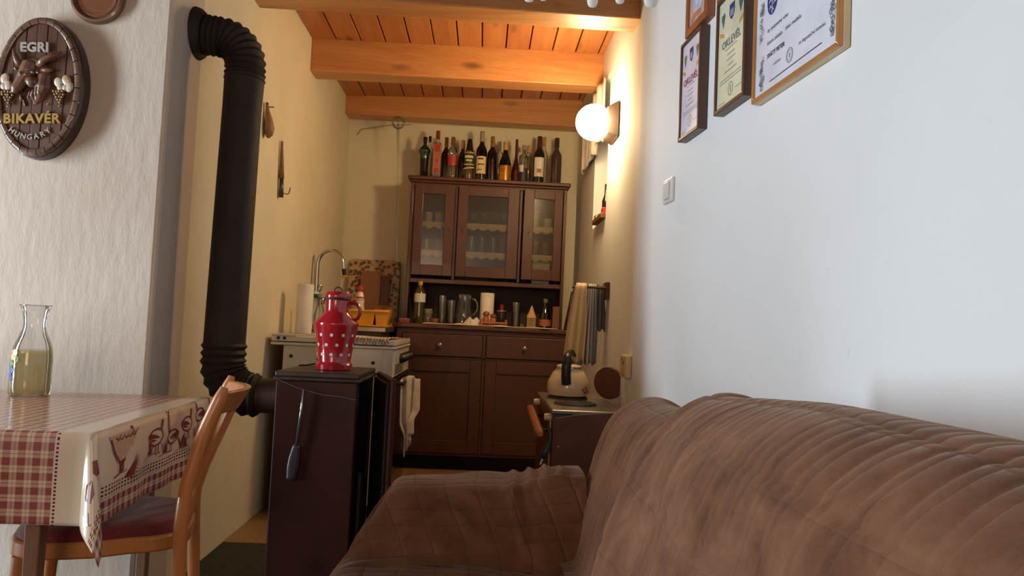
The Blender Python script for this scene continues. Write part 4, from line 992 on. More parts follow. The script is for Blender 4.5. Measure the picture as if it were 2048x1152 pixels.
# ---------------------------------------------------------------- bottles on top of the dresser
BZ = UZ1 + .045
PROF = {
 'wine': [(.8, 0), (.98, .01), (1, .03), (1, .60), (.92, .66), (.55, .73), (.38, .77), (.36, .97), (.42, .97), (.42, 1.0)],
 'whisky': [(.85, 0), (.98, .01), (1, .03), (1, .62), (.94, .70), (.6, .76), (.36, .80), (.34, .98), (.38, 1.0)],
 'vodka': [(.9, 0), (1, .012), (1, .68), (.9, .73), (.42, .78), (.36, .82), (.36, 1.0)],
 'brandy': [(.9, 0), (1, .015), (1, .36), (.92, .48), (.66, .62), (.42, .72), (.36, .80), (.34, 1.0)],
 'flask': [(.6, 0), (.95, .03), (1, .2), (.85, .38), (.5, .5), (.3, .62), (.26, 1.0)],
}
def bottle(x, dy, top, r, kind, gm, label, cap=None, capf=.86, lab=None, square=False, fill=None, extra=None, z=BZ, y0=5.30, group='bottles on top of the dresser'):
    y = y0 + dy; h = top - z
    t = thing('bottle', label, 'bottle', (x, y, z), group)
    pr = [(a * r, b * h) for a, b in PROF[kind]]
    def rad(zz):
        for (r1, z1), (r2, z2) in zip(pr, pr[1:]):
            if z1 <= zz <= z2: return r1 + (r2 - r1) * (zz - z1) / max(z2 - z1, 1e-6)
        return pr[-1][0]
    n = 4 if square else 20
    g = G().lathe((0, 0, 0), pr, n)
    if square: g.xform(Matrix.Rotation(pi / 4, 4, 'Z')); g.v = [(a * 1.25, b * 1.1, c) for a, b, c in g.v]
    g.v = [(a + x, b + y, c + z) for a, b, c in g.v]
    body = mk('glass_body', g, gm, t, smooth=40, bevel=.004 if square else 0)
    sc = 1.02
    if cap:
        zs = [capf * h, (capf + .002) * h, .992 * h, 1.0 * h + .002]; mk('cap', G().lathe((x, y, z), [(rad(zs[0]) * 1.0, zs[0]), (rad(zs[1]) * 1.12 + .0006, zs[1]), (rad(h * .9) * 1.12 + .0006, zs[2]), (rad(h * .9) * .9, zs[3])], 16), cap, t, smooth=40)
    if lab:
        mt, za, zb, arc_ = lab; vs = []; zz = [za * h, zb * h]
        na = 12
        def lp(u, v):
            a = -pi / 2 + (u - .5) * arc_; rr = (rad((za + (zb - za) * v) * h)) * sc + .0006
            if square: return (x + (u - .5) * r * 1.5, y - r * .80 - .002, z + (za + (zb - za) * v) * h)
            return (x + rr * cos(a), y + rr * sin(a), z + (za + (zb - za) * v) * h)
        lb = mk('paper_label', G().grid(lp, rng(0, 1, na), rng(0, 1, 4)), mt, t, smooth=40)
        if extra:
            mt2, bars = extra
            for u0, u1, v0, v1, sk in bars:
                def lp2(u, v):
                    q = lp(u0 + (u1 - u0) * u, min(1.2, v0 + (v1 - v0) * v + sk * (u - .5))); d = Vector((q[0] - x, q[1] - y, 0)).normalized() * .0006; return (q[0] + d.x, q[1] + d.y, q[2])
                mk('label_print', G().grid(lp2, rng(0, 1, 8), rng(0, 1, 3)), mt2, lb, smooth=40)
    if fill: mk('liquid', G().lathe((x, y, z), [(r * .8, .006), (r * .95, .014), (r * .95, fill[1] * h)], 16), fill[0], t, smooth=40)
    return t
Gc = glass('bottle_clear', (.91, .91, .87, 1), .08); Gg = glass('bottle_green', (.09, .26, .10, 1), .08, .25, rgb(30, 84, 36)); Gd = glass('bottle_dark', (.05, .045, .03, 1), .08, .4, rgb(30, 26, 20)); Gdg = glass('bottle_dark_green', (.05, .10, .04, 1), .08, .35, rgb(28, 44, 24)); Gp = glass('bottle_smoke', (.30, .25, .27, 1), .06, .45, rgb(96, 80, 82))
Cb = M('cap_black', rgb(26, 22, 22), .4); Cc = M('cap_copper', rgb(150, 92, 56), .35, .5); Ct = M('cap_tan', rgb(190, 150, 96), .4); Cm = M('cap_maroon', rgb(84, 36, 36), .4); Cg = M('cap_gold', rgb(190, 140, 70), .3, .6); Cs = M('cap_silver', rgb(180, 172, 158), .35, .4)
Lc = M('label_cream', rgb(224, 200, 140), .6); Lw = M('label_white', rgb(226, 214, 202), .6); Lr = M('label_red', rgb(178, 44, 34), .5); Lg = M('label_green', rgb(40, 72, 34), .5); Lgo = M('label_gold', rgb(200, 140, 60), .25, .7); Lo = M('label_orange', rgb(176, 104, 66), .6)
Lk = M('label_dark', rgb(52, 42, 46), .5); Liq = glass('whisky_dregs', (.72, .50, .16, 1), .0, .25, rgb(190, 140, 60))
# green figure-shaped one first
bx, by = -.474, 5.30
t = thing('bottle', 'green and black figure-shaped bottle at the left end of the dresser top', 'bottle', (bx, by, BZ), 'bottles on top of the dresser')
mk('glass_body', G().lathe((bx, by, BZ), [(.034, 0), (.036, .008), (.030, .02), (.029, .09), (.031, .15)], 20), M('black_glass', rgb(24, 26, 24), .15), t, smooth=40)
mk('shoulder', G().lathe((bx, by, BZ), [(.031, .15), (.033, .19), (.042, .205), (.044, .215), (.040, .225), (.018, .25), (.012, .26), (.012, .275)], 20), Gg, t, smooth=40)
mk('cap', G().lathe((bx, by, BZ), [(.013, .272), (.015, .274), (.015, .31), (.012, .314)], 14), Cb, t, smooth=40)
bottle(-.445, .06, 2.325, .026, 'vodka', Gc, 'clear bottle with dark cap standing behind the green figure bottle', Cb, .88)
bottle(-.384, .0, 2.352, .036, 'vodka', Gc, 'tall square clear bottle with red orange label and copper cap', Cc, .84, (Lo, .12, .72, 1.0), True, extra=(Lr, ((.2, .8, .75, 1.0, 0), (.2, .8, .05, .2, 0), (.3, .7, .4, .5, 0))))
bottle(-.322, .03, 2.315, .032, 'wine', Gd, 'dark wine bottle between the red labelled and the square bottle', Cc, .78)
bottle(-.272, -.03, 2.305, .036, 'whisky', Gc, 'square whisky bottle with slanted red label and golden dregs', Cc, .84, (Lr, .36, .56, 2.2), fill=(Liq, .10), extra=(Lgo, ((.0, 1.0, 1.0, 1.08, .15), (0, 1, -.08, .0, .15))))
bottle(-.203, .05, 2.305, .032, 'wine', Gdg, 'dark green bottle with tan cap left of the green labelled one', Ct, .80)
bottle(-.152, -.02, 2.300, .038, 'whisky', Gc, 'clear whisky bottle with dark green label, fourth from the left', Cb, .76, (Lg, .40, .66, 2.4), fill=(Liq, .18), extra=(Lc, ((.0, 1.0, 1.0, 1.07, .0), (.15, .85, .55, .75, 0), (.25, .75, .25, .4, 0), (0, 1, -.4, -.3, .15), (0, 1, -.08, .0, 0))))
bottle(-.065, -.02, 2.360, .039, 'wine', Gd, 'dark wine bottle with large cream label and pale cap', Cs, .80, (Lc, .16, .50, 2.0), extra=(Lk, ((.2, .7, .8, .9, 0), (.15, .8, .5, .56, 0), (.1, .6, .2, .25, 0))))
bottle(.012, -.01, 2.330, .036, 'wine', Gd, 'slim dark wine bottle with gold capsule and no label', Cg, .78)
bottle(.064, .06, 2.315, .032, 'vodka', Gc, 'clear bottle with grey cap behind the gold labelled brandy', Cs, .82)
bottle(.108, -.03, 2.290, .046, 'brandy', Gd, 'squat brandy bottle with shining gold label', Ct, .80, (Lgo, .04, .42, 2.6), extra=(Cg, ((.1, .5, .8, .86, 0), (.1, .5, .5, .54, 0), (.1, .5, .2, .24, 0))))
bottle(.187, .0, 2.322, .030, 'flask', glass('bottle_red_brown', (.30, .10, .06, 1), .06, .4, rgb(96, 42, 36)), 'round bodied reddish bottle with maroon neck', Cm, .66)
bottle(.242, .03, 2.290, .036, 'vodka', Gc, 'clear bottle with black and white label, short neck', Cs, .88, (Lk, .05, .42, 2.4), extra=(Lw, ((.05, .5, .75, 1.3, 0), )))
bottle(.278, .07, 2.300, .030, 'vodka', Gc, 'clear bottle with tan cap behind the black and white labelled one', Ct, .82)
bottle(.352, -.01, 2.350, .040, 'wine', Gdg, 'green wine bottle with arched white label near the right end', Cm, .76, (Lw, .17, .56, 1.9), extra=(Lo, ((.3, .7, .2, .4, 0), )))
bottle(.392, .06, 2.365, .030, 'wine', Gc, 'clear wine bottle with pale cap behind the white labelled green one', Ct, .84)
bottle(.478, -.01, 2.345, .038, 'wine', Gp, 'smoky grey bottle at the right end of the dresser top', Lk, .80)

# glass wine thief with bulb leaning beside the dresser
wt = thing('wine_thief', 'glass wine thief with round bulb leaning beside the dresser', 'wine thief', (-.60, 5.33, .965))
mk('bulb', G().sphere((-.672, 5.27, 2.39), .048, 20, 12), M_gl, wt, smooth=0)
mk('tube', G().tube([(-.672, 5.27, 2.345), (-.664, 5.29, 2.15), (-.635, 5.33, 1.40), (-.615, 5.34, .975)], [.009, .006, .006, .005], 8), M_gl, wt, smooth=0)
mk('bulb_core', G().tube([(-.672, 5.27, 2.36), (-.676, 5.27, 2.42)], [.005, .002], 6), M_gl, wt, smooth=0)

# ---------------------------------------------------------------- things in the dresser's open compartment
CT = .962; YN = 5.10
def runner(u, v):
    x_ = -.40 + .90 * u; return (x_, 4.925 + .16 * v + .03 * sin(u * 19) * (1 - v) + .02 * (u > .6) * 0, CT + .002 + (.004 + .010 * max(0, sin(u * 23 + 1)) * abs(sin(u * 7))) * sin(pi * min(1, v * 1.2 + .02)) )
mk('lace_runner', G().grid(runner, rng(0, 1, 60), rng(0, 1, 8)), M_lace2, loc=(0, 5, CT), smooth=0, solid=.0015, label='narrow white lace runner lying on the dresser worktop', cat='runner')
IT = 'things in the dresser compartment'
ot = thing('oil_bottle', 'tall oil bottle with yellow cap and white label in the dresser', 'bottle', (-.438, YN, CT), IT)
ox = -.438
mk('body', G().lathe((ox, YN, CT), [(.034, 0), (.038, .006), (.037, .06), (.034, .10), (.038, .16), (.038, .205), (.026, .235), (.014, .25), (.014, .265)], 20), glass('oil_plastic', (.45, .36, .10, 1), .06, .3, rgb(110, 92, 40)), ot, smooth=40)
mk('label', G().lathe((ox, YN, CT), [(.0388, .145), (.0388, .205)], 20, cap=False), Lw, ot, smooth=40)
mk('cap', G().lathe((ox, YN, CT), [(.015, .262), (.016, .264), (.016, .285), (.013, .288)], 14), M('cap_yellow', rgb(232, 176, 48), .4), ot, smooth=40)
mt_ = thing('match_box', 'flat matchbox with red side at the left end of the worktop', 'matchbox', (-.53, 5.03, CT), IT)
mk('sleeve', G().box(-.565, -.495, 5.02, 5.07, CT, CT + .026), M('box_red', rgb(150, 62, 44), .6), mt_, bevel=.001)
mk('top_print', G().box(-.566, -.494, 5.019, 5.071, CT + .0262, CT + .029), Lw, mt_)
jt = thing('spice_jar', 'small glass jar with patterned lid beside the oil bottle', 'jar', (-.376, YN, CT), IT)
mk('body', G().lathe((-.376, YN, CT), [(.026, 0), (.029, .006), (.029, .06), (.024, .07)], 18), glass('jar_glass', (.6, .56, .46, 1), .08, .35, rgb(150, 140, 116)), jt, smooth=40)
mk('lid', G().lathe((-.376, YN, CT), [(.027, .07), (.028, .072), (.028, .098), (.024, .102)], 18), M('lid_mixed', rgb(176, 160, 120), .4, 0, rgb(60, 90, 60), 60), jt, smooth=40)
mk('tiny_cup', G().lathe((-.325, 5.04, CT), [(.014, 0), (.022, .008), (.026, .038), (.023, .038), (.018, .01)], 16), M('clay', rgb(140, 100, 66), .5), loc=(-.325, 5.04, CT), smooth=40, label='tiny brown clay cup in front of the tumblers', cat='cup', group=IT)
tumbler(-.285, YN + .06, CT, .034, .20, 'tall plain tumbler left of the glass jug in the dresser', group=IT)
tumbler(-.222, YN + .08, CT, .038, .17, 'wide tumbler just left of the glass jug', group=IT)
gj = thing('glass_jug', 'clear glass jug with handle in the dresser compartment', 'jug', (-.13, YN + .03, CT), IT)
mk('body', G().lathe((-.13, YN + .03, CT), [(.045, 0), (.056, .01), (.060, .07), (.050, .14), (.042, .18), (.046, .215)], 24, cap=False), M_gl2, gj, smooth=0)
mk('handle', G().tube([(-.09, YN + .03, CT + .19)] + [(-.085 + .045 * sin(t), YN + .03, CT + .13 + .06 * cos(t)) for t in rng(.2, pi - .2, 9)] + [(-.076, YN + .03, CT + .06)], .006, 8), M_gl2, gj, smooth=0)
pr_ = thing('paper_roll', 'white kitchen paper roll in the middle of the dresser compartment', 'paper roll', (.025, YN + .02, CT), IT)
M_ppr = M('paper_towel', rgb(236, 228, 214), .9, bs=80, bstr=.15)
mk('paper', G().lathe((.025, YN + .02, CT), [(.047, 0), (.048, .004), (.048, .226), (.046, .23), (.02, .23)], 28), M_ppr, pr_, smooth=40)
mk('core', G().lathe((.025, YN + .02, CT), [(.02, .225), (.02, .2305)], 16), M('card', rgb(150, 120, 86), .8), pr_)
def nap(u, v):
    a = u * 2 * pi; r_ = .012 + .038 * v * (1 + .25 * sin(3 * a) + .15 * sin(7 * a + 1)); return (-.068 + r_ * cos(a) * 1.2, 5.02 + r_ * sin(a) * .8, CT + .005 + .055 * (1 - (v - .35) ** 2 * 2.4) * (1 + .2 * sin(2 * a + 1)) * (.2 + .8 * (1 - v)))
mk('crumpled_napkin', G().grid(nap, rng(0, 1, 36), rng(0, 1, 10)), M_ppr, loc=(-.068, 5.02, CT), smooth=0, solid=.002, label='crumpled white napkin in front of the paper roll', cat='napkin', group=IT)
ss = thing('condiment_stand', 'little carved wooden stand in front of the paper roll', 'stand', (.075, 5.0, CT), IT)
M_carv = M('carved_wood', rgb(196, 118, 68), .5, 0, rgb(150, 80, 44), 40)
mk('tray', G().box(-.01, .16, 4.975, 5.03, CT + .004, CT + .014), M('tray_red', rgb(150, 44, 34), .5), ss, bevel=.002)
for x0 in (-.014, .150): mk('end_panel', G().box(x0, x0 + .014, 4.97, 5.035, CT + .003, CT + .05), M_carv, ss, bevel=.004)
mk('front_rail', G().box(-.01, .16, 4.966, 4.974, CT + .020, CT + .032), M_carv, ss, bevel=.002)
for i, (x_, h_, r_) in enumerate(((.022, .088, .020), (.070, .072, .020))):
    sh_ = thing('salt_shaker', ('taller' if i == 0 else 'shorter') + ' mushroom shaped wooden shaker on the little stand', 'shaker', (x_, 5.0, CT + .0145), IT)
    mk('body', G().lathe((x_, 5.0, CT + .0145), [(r_ * .8, 0), (r_, .01), (r_ * 1.05, h_ * .45), (r_ * .7, h_ * .68)], 16), M_carv, sh_, smooth=40)
    mk('cap', G().lathe((x_, 5.0, CT + .0145), [(r_ * 1.15, h_ * .68), (r_ * 1.2, h_ * .78), (r_ * .8, h_ * .95), (r_ * .2, h_)], 16), M('mushroom_brown', rgb(130, 82, 48), .4), sh_, smooth=40)
dj = thing('dark_jar', 'dark jar with red knob lid right of the paper roll', 'jar', (.128, YN + .02, CT), IT)
mk('body', G().lathe((.128, YN + .02, CT), [(.028, 0), (.032, .006), (.032, .10), (.029, .11)], 18), M('jar_black', rgb(40, 36, 42), .25), dj, smooth=40)
mk('band', G().lathe((.128, YN + .02, CT), [(.0325, .108), (.0325, .114)], 18, cap=False), Cs, dj, smooth=40)
mk('lid', G().lathe((.128, YN + .02, CT), [(.016, .114), (.012, .13), (.014, .15), (.009, .156)], 14), M('lid_crimson', rgb(150, 30, 44), .4), dj, smooth=40)
tumbler(.228, YN + .03, CT, .033, .175, 'ribbed tall tumbler between dark jar and lantern', group=IT)
tumbler(.268, 5.04, CT, .016, .028, 'tiny shot glass in front of the tall tumbler', group=IT)
lt_ = thing('tea_light_lantern', 'tiny cream house shaped lantern with bars in the dresser', 'lantern', (.333, YN - .02, CT), IT)
M_crm = M('cream_wood', rgb(206, 172, 112), .6)
mk('floor_plate', G().box(.304, .362, YN - .05, YN + .008, CT + .002, CT + .01), M_crm, lt_, bevel=.002)
for i in range(6):
    for yy in (YN - .048, YN + .004): mk('bar', G().box(.305 + i * .0103, .309 + i * .0103, yy, yy + .003, CT + .01, CT + .072), M_crm, lt_)
mk('ring', G().box(.302, .364, YN - .052, YN + .01, CT + .072, CT + .082), M_crm, lt_, bevel=.002)
mk('roof', G().lathe((.333, YN - .021, CT), [(.032, .082), (.030, .088), (.016, .12), (.010, .14), (.003, .155)], 14), M_crm, lt_, smooth=40)
lb_ = thing('sauce_bottle', 'small green glass bottle with orange label in the dresser', 'bottle', (.428, YN, CT), IT)
mk('body', G().lathe((.428, YN, CT), [(.034, 0), (.040, .006), (.041, .08), (.030, .12), (.016, .15), (.015, .185)], 20), Gdg, lb_, smooth=40)
mk('label', G().lathe((.428, YN, CT), [(.0415, .02), (.0415, .065)], 20, cap=False), Lo, lb_, smooth=40)
mk('cap', G().lathe((.428, YN, CT), [(.016, .18), (.017, .183), (.017, .205), (.014, .208)], 14), M('cap_olive', rgb(110, 104, 84), .5), lb_, smooth=40)
mk('wooden_box', G().box(.475, .520, YN - .06, YN + .02, CT + .001, CT + .155).box(.478, .517, YN - .062, YN - .06, CT + .01, CT + .147), wood('box_wood', rgb(136, 86, 58), rgb(110, 66, 44), 2, .5, 16, False), loc=(.5, YN, CT), bevel=.003, label='upright brown wooden box at the right end of the compartment', cat='box', group=IT)
# boards and books leaning on the right wall
def lean(name, label, x0, th, y0, y1, h, tilt, mat, cat):
    T = Matrix.Translation((x0, 0, CT)) @ Matrix.Rotation(tilt, 4, 'Y')
    return mk(name, G().box(0, th, y0, y1, .001, h).xform(T), mat, loc=(x0, (y0 + y1) / 2, CT), bevel=.003, label=label, cat=cat, group='boards leaning at the dresser end')
lean('cutting_board', 'dark thin board leaning behind the towels at the dresser end', .562, .010, 4.98, 5.13, .27, .16, M('board_dark', rgb(70, 56, 48), .4), 'board')
lean('serving_tray', 'grey steel tray leaning in front of the dark board', .560, .006, 4.955, 4.972, .25, .13, M('tray_grey', rgb(150, 140, 124), .3, .4), 'tray')
lean('book', 'short dark red book leaning at the end of the worktop', .557, .022, 4.92, 4.95, .165, .10, M('book_red', rgb(86, 38, 32), .5), 'book')

# ---------------------------------------------------------------- white gas cooker
SX0, SX1, SY0, SY1 = -1.035, -.432, 3.70, 4.42
M_wh = M('cooker_white', rgb(214, 204, 186), .25, 0, rgb(200, 188, 168), 3, coat=.2)
M_blk = M('black_glass_door', rgb(26, 20, 18), .12)
gs = thing('gas_cooker', 'white enamel gas cooker seen from its side behind the heating stove', 'cooker', ((SX0 + SX1) / 2, (SY0 + SY1) / 2, 0))
mk('body', G().box(SX0 + .06, SX1 - .02, SY0, SY1, .06, .828), M_wh, gs, bevel=.004)
mk('side_post', G().box(SX1 - .055, SX1, SY0 - .004, SY0 + .02, .06, .828), M_wh, gs, bevel=.004)
mk('hob', G().box(SX0, SX1 + .012, SY0 - .012, SY1, .828, .842).box(SX0, SX1 + .008, SY0 - .006, SY1, .846, .872), M_wh, gs, bevel=.004)
mk('back_ledge', G().box(SX0 + .002, SX0 + .12, SY0 - .008, SY1, .872, .882), M_wh, gs, bevel=.003)
for x_, z_ in ((SX0 + .10, .775), (SX1 - .10, .758)): mk('screw', G().tube([(x_, SY0 - .003, z_), (x_, SY0 + .002, z_)], .009, 10), M_dark, gs)
for x_ in (SX0 + .035, SX0 + .065): mk('screw', G().tube([(x_, SY0 - .011, .862), (x_, SY0 - .004, .862)], .008, 10), M_dark, gs)
mk('control_panel', G().box(SX1 - .02, SX1 + .004, SY0 + .02, SY1, .69, .826), M_wh, gs, bevel=.003)
for i in range(9): mk('vent_slot', G().box(SX1 + .004, SX1 + .007, SY0 + .05 + i * .04, SY0 + .066 + i * .04, .700, .752), M('slot_grey', rgb(120, 108, 92), .5), gs)
for i in range(5): mk('knob', G().tube([(SX1 + .004, SY0 + .25 + i * .1, .775), (SX1 + .026, SY0 + .25 + i * .1, .775), (SX1 + .036, SY0 + .25 + i * .1, .775)], [.025, .023, .015], 16), Cb, gs, smooth=40)
mk('oven_door', G().box(SX1 - .02, SX1 + .008, SY0 + .025, SY1 - .02, .19, .68), M_blk, gs, bevel=.004)
mk('oven_handle', G().tube([(SX1 + .008, SY0 + .08, .655), (SX1 + .045, SY0 + .08, .655), (SX1 + .045, SY1 - .08, .655), (SX1 + .008, SY1 - .08, .655)], .010, 8), Cb, gs, smooth=40)
mk('drawer_front', G().box(SX1 - .02, SX1 + .004, SY0 + .025, SY1 - .02, .07, .185), M_blk, gs, bevel=.003)
for x_ in (SX0 + .08, SX1 - .08):
    for y_ in (SY0 + .03, SY1 - .07): mk('foot', G().box(x_, x_ + .04, y_, y_ + .04, 0, .06), M_dark, gs)
# striped cloth on the hob, with a fringe over the near edge
m_rag, nt, p = new_mat('striped_cloth'); t_ = nt.nodes.new('ShaderNodeTexCoord'); s_ = nt.nodes.new('ShaderNodeSeparateXYZ'); nt.links.new(t_.outputs['UV'], s_.inputs[0])
st = (S(nt, s_.outputs[0]) / .021).fr().lt(.45); nt.links.new(mixc(nt, st, rgb(214, 196, 176), rgb(96, 74, 70)), p.inputs['Base Color']); p.inputs['Roughness'].default_value = .9
def rag(u, v):
    x_ = -.70 + .235 * u; y_ = SY0 - .006 + .46 * v; z_ = .8745 + .004 * abs(sin(u * 36)) + .003 * sin(v * 9 + u * 5)
    return (x_ + .01 * v, y_, z_)
rg = mk('striped_cloth', G().grid(rag, rng(0, 1, 60), rng(0, 1, 30), lambda u, v: (u * .235, v)), m_rag, loc=(-.58, 3.9, .874), smooth=0, solid=.003, label='striped dish cloth lying on top of the white cooker', cat='cloth')
g = G()
for i in range(16):
    x_ = -.697 + i * .0152; g.tube([(x_, SY0 - .004, .877), (x_ + .004, SY0 - .014, .874), (x_ + .008, SY0 - .016, .856 - .006 * (i % 3))], [.005, .0048, .0025], 6)
fr_ = mk('fringe', g, M('fringe_white', rgb(200, 182, 164), .9, 0, rgb(90, 76, 74), 70), rg, smooth=0, kind='stuff')
# towel hanging on the oven handle
def tw(u, v):
    w_ = 1 - .55 * sstep(v, .55, .75); c_ = .45 + (u - .45) * w_
    x_ = SX1 + .022 + .085 * c_ + .012 * sin(u * 20 + 1) * (.3 + v); y_ = 3.84 + .16 * c_ + .02 * sin(u * 13)
    zt = .668 + .02 * sin(pi * min(1, u * 1.1)) * (v < .05)
    return (x_, y_, zt - (.30 + .10 * (1 - u)) * v + .02 * v * sin(u * 9))
mk('dish_towel', G().grid(tw, rng(0, 1, 40), rng(0, 1, 24)), M('towel_white', rgb(214, 196, 172), .95, 0, rgb(190, 170, 146), 30, bs=160, bstr=.3), loc=(SX1 + .06, 4.0, .67), smooth=0, solid=.006, label='pale dish towel hanging on the oven handle of the white cooker', cat='towel')
pr2 = thing('paper_roll', 'tall white paper roll standing at the back of the white cooker', 'paper roll', (-.945, 3.95, .883))
mk('paper', G().lathe((-.942, 3.95, .883), [(.041, 0), (.042, .004), (.042, .256), (.040, .26), (.016, .26)], 28), M_ppr, pr2, smooth=40)
mk('core', G().lathe((-.942, 3.95, .883), [(.016, .255), (.016, .2605)], 16), M('card', None), pr2)
tb_ = thing('tap_bottle', 'slim clear bottle behind the paper roll on the cooker', 'bottle', (-.90, 4.12, .883))
mk('body', G().lathe((-.90, 4.12, .883), [(.026, 0), (.030, .006), (.030, .10), (.022, .14), (.011, .17), (.011, .21)], 18), Gc, tb_, smooth=40)
mk('cap', G().lathe((-.90, 4.12, .883), [(.012, .2), (.013, .202), (.013, .22)], 12), Cs, tb_, smooth=40)

# ---------------------------------------------------------------- sink corner
sk = thing('sink_unit', 'steel topped sink unit in the corner behind the white cooker', 'sink', (-.8, 4.95, 0))
mk('cabinet', G().box(-1.05, -.60, 4.46, 4.88, .06, .90).box(-1.05, -.66, 4.88, 5.47, .06, .90), M_cup, sk, bevel=.004)
M_ss = M('sink_steel', rgb(150, 140, 124), .3, .8)
mk('worktop', G().box(-1.055, -.575, 4.44, 4.885, .90, .928).box(-1.055, -.63, 4.885, 5.48, .90, .928), M_ss, sk, bevel=.003)
M_chr = M('chrome', rgb(200, 196, 188), .08, 1.0)
fc = thing('tap', 'chrome gooseneck tap with white heater body over the sink', 'tap', (-1.0, 4.56, .928))
fx, fyy = -1.005, 4.56
mk('spout', G().tube([(fx - .018, fyy, 1.10), (fx - .020, fyy, 1.26)] + [(fx + .058 - .078 * cos(t), fyy, 1.29 + .095 * sin(t)) for t in rng(.1, pi - .25, 16)] + [(fx + .142, fyy, 1.268)], .0105, 12), M_chr, fc, smooth=40)
mk('nozzle', G().tube([(fx + .141, fyy, 1.275), (fx + .146, fyy, 1.235)], [.014, .011], 12), M_dark, fc, smooth=40)
mk('nozzle_ring', G().lathe((fx + .148, fyy, 1.222), [(.014, 0), (.020, .002), (.020, .012), (.012, .014)], 16), M('amber', rgb(224, 140, 70), .3), fc, smooth=40)
mk('heater_body', G().tube([(fx - .018, fyy, .93), (fx - .018, fyy, 1.06), (fx - .018, fyy, 1.115), (fx - .018, fyy, 1.13)], [.022, .024, .026, .018], 16), M_white, fc, smooth=40)
mk('valve', G().sphere((fx + .022, fyy - .02, 1.075), (.02, .02, .026), 14, 10), M_chr, fc, smooth=0)
mk('lever', G().tube([(fx + .0, fyy - .01, 1.13), (fx + .006, fyy - .012, 1.16), (fx + .008, fyy - .012, 1.172)], [.010, .012, .006], 10), M_chr, fc, smooth=40)
sg = mk('scouring_sponge', G().box(-1.045, -.985, 4.50, 4.535, 1.088, 1.112), M('sponge_green', rgb(30, 110, 52), .9, bs=60), loc=(-1.01, 4.52, 1.088), bevel=.006, label='small green scouring sponge tucked behind the tap body', cat='sponge')
# yellow dish basket
bk = thing('dish_basket', 'yellow plastic dish basket standing on the sink unit', 'basket', (-.70, 4.66, .929))
M_yel = M('yellow_plastic', rgb(232, 160, 36), .35)
def bsk(x0, x1, y0, y1, z0, z1, th=.004, fl=.012):
    g = G(); o = [(x0, y0), (x1, y0), (x1, y1), (x0, y1)]; c = ((x0 + x1) / 2, (y0 + y1) / 2)
    def sc(q, d): return (q[0] + (d if q[0] > c[0] else -d), q[1] + (d if q[1] > c[1] else -d))
    b = [(*q, z0) for q in o]; t = [(*sc(q, fl), z1) for q in o]; bi = [(*sc(q, -th), z0 + th) for q in o]; ti = [(*sc(q, fl - th), z1) for q in o]
    return g.add(b + t + ti + bi, [(3, 2, 1, 0)] + [(i, (i + 1) % 4, 4 + (i + 1) % 4, 4 + i) for i in range(4)] + [(4 + i, 4 + (i + 1) % 4, 8 + (i + 1) % 4, 8 + i) for i in range(4)] + [(8 + i, 8 + (i + 1) % 4, 12 + (i + 1) % 4, 12 + i) for i in range(4)] + [(12, 13, 14, 15)])
mk('tub', bsk(-.852, -.665, 4.52, 4.78, .94, 1.025), M_yel, bk, bevel=.003)
mk('cutlery_tub', bsk(-.645, -.580, 4.52, 4.78, .94, 1.035), M_yel, bk, bevel=.003)
mk('drip_tray', G().box(-.87, -.575, 4.50, 4.80, .929, .940), M_yel, bk, bevel=.004)
mk('rim', G().box(-.868, -.566, 4.500, 4.512, 1.018, 1.03), M_yel, bk, bevel=.003)
ds = thing('detergent_bottle', 'white detergent bottle with red cap in the yellow basket', 'bottle', (-.765, 4.62, .945))
mk('body', G().lathe((-.765, 4.62, .945), [(.026, 0), (.030, .006), (.030, .09), (.026, .12), (.028, .15), (.020, .185), (.010, .20)], 18), M('bottle_white', rgb(226, 214, 198), .3), ds, smooth=40)
mk('cap', G().lathe((-.765, 4.62, .945), [(.014, .198), (.016, .202), (.013, .23), (.006, .238)], 12), M('cap_red', rgb(190, 36, 40), .4), ds, smooth=40)
mk('label', G().lathe((-.765, 4.62, .945), [(.0283, .145), (.0255, .165)], 18, cap=False), Lr, ds, smooth=40)
mk('glass_bowl', G().lathe((-.615, 4.64, .955), [(.05, 0), (.062, .02), (.068, .06), (.055, .095), (.02, .11)], 24, cap=False), M_gl2, loc=(-.615, 4.64, .955), smooth=0, label='upturned glass bowl in the yellow basket', cat='bowl')
# tray and boards leaning on the back wall
def leanback(name, label, x0, x1, y, z, h, th, mat, cat, rad=.03, tilt=.10):
    T = Matrix.Translation((0, y, z)) @ Matrix.Rotation(-tilt, 4, 'X')
    pts = []
    for cx, cz, a0 in ((x1 - rad, rad, -90), (x1 - rad, h - rad, 0), (x0 + rad, h - rad, 90), (x0 + rad, rad, 180)):
        for k in range(5): a = radians(a0 + k * 22.5); pts.append((cx + rad * cos(a), cz + rad * sin(a)))
    g = G().prism(pts, lambda p, d: T @ Vector((p[0], d, p[1])), 0, th)
    return mk(name, g, mat, loc=((x0 + x1) / 2, y, z), bevel=.002, label=label, cat=cat), T, pts
m_fl, nt, p = new_mat('flower_tray'); v = coords(nt); vo = nt.nodes.new('ShaderNodeTexVoronoi'); vo.inputs['Scale'].default_value = 34; nt.links.new(v, vo.inputs['Vector'])
nt.links.new(ramp(nt, S(nt, vo.outputs['Distance']), [(.0, rgb(120, 84, 56)), (.42, rgb(92, 64, 44)), (.55, rgb(190, 154, 108)), (1, rgb(196, 160, 112))]), p.inputs['Base Color']); p.inputs['Roughness'].default_value = .4
leanback('serving_tray', 'large flower patterned tray leaning on the back wall by the tap', -1.0, -.625, 5.415, .929, .49, .010, m_fl, 'tray', .03, .14)
leanback('cutting_board', 'reddish brown cutting board in front of the patterned tray', -.90, -.755, 5.385, .929, .40, .014, wood('board_a', rgb(150, 96, 60), rgb(124, 74, 46), 2, .5, 14, False), 'board', .015, .12)
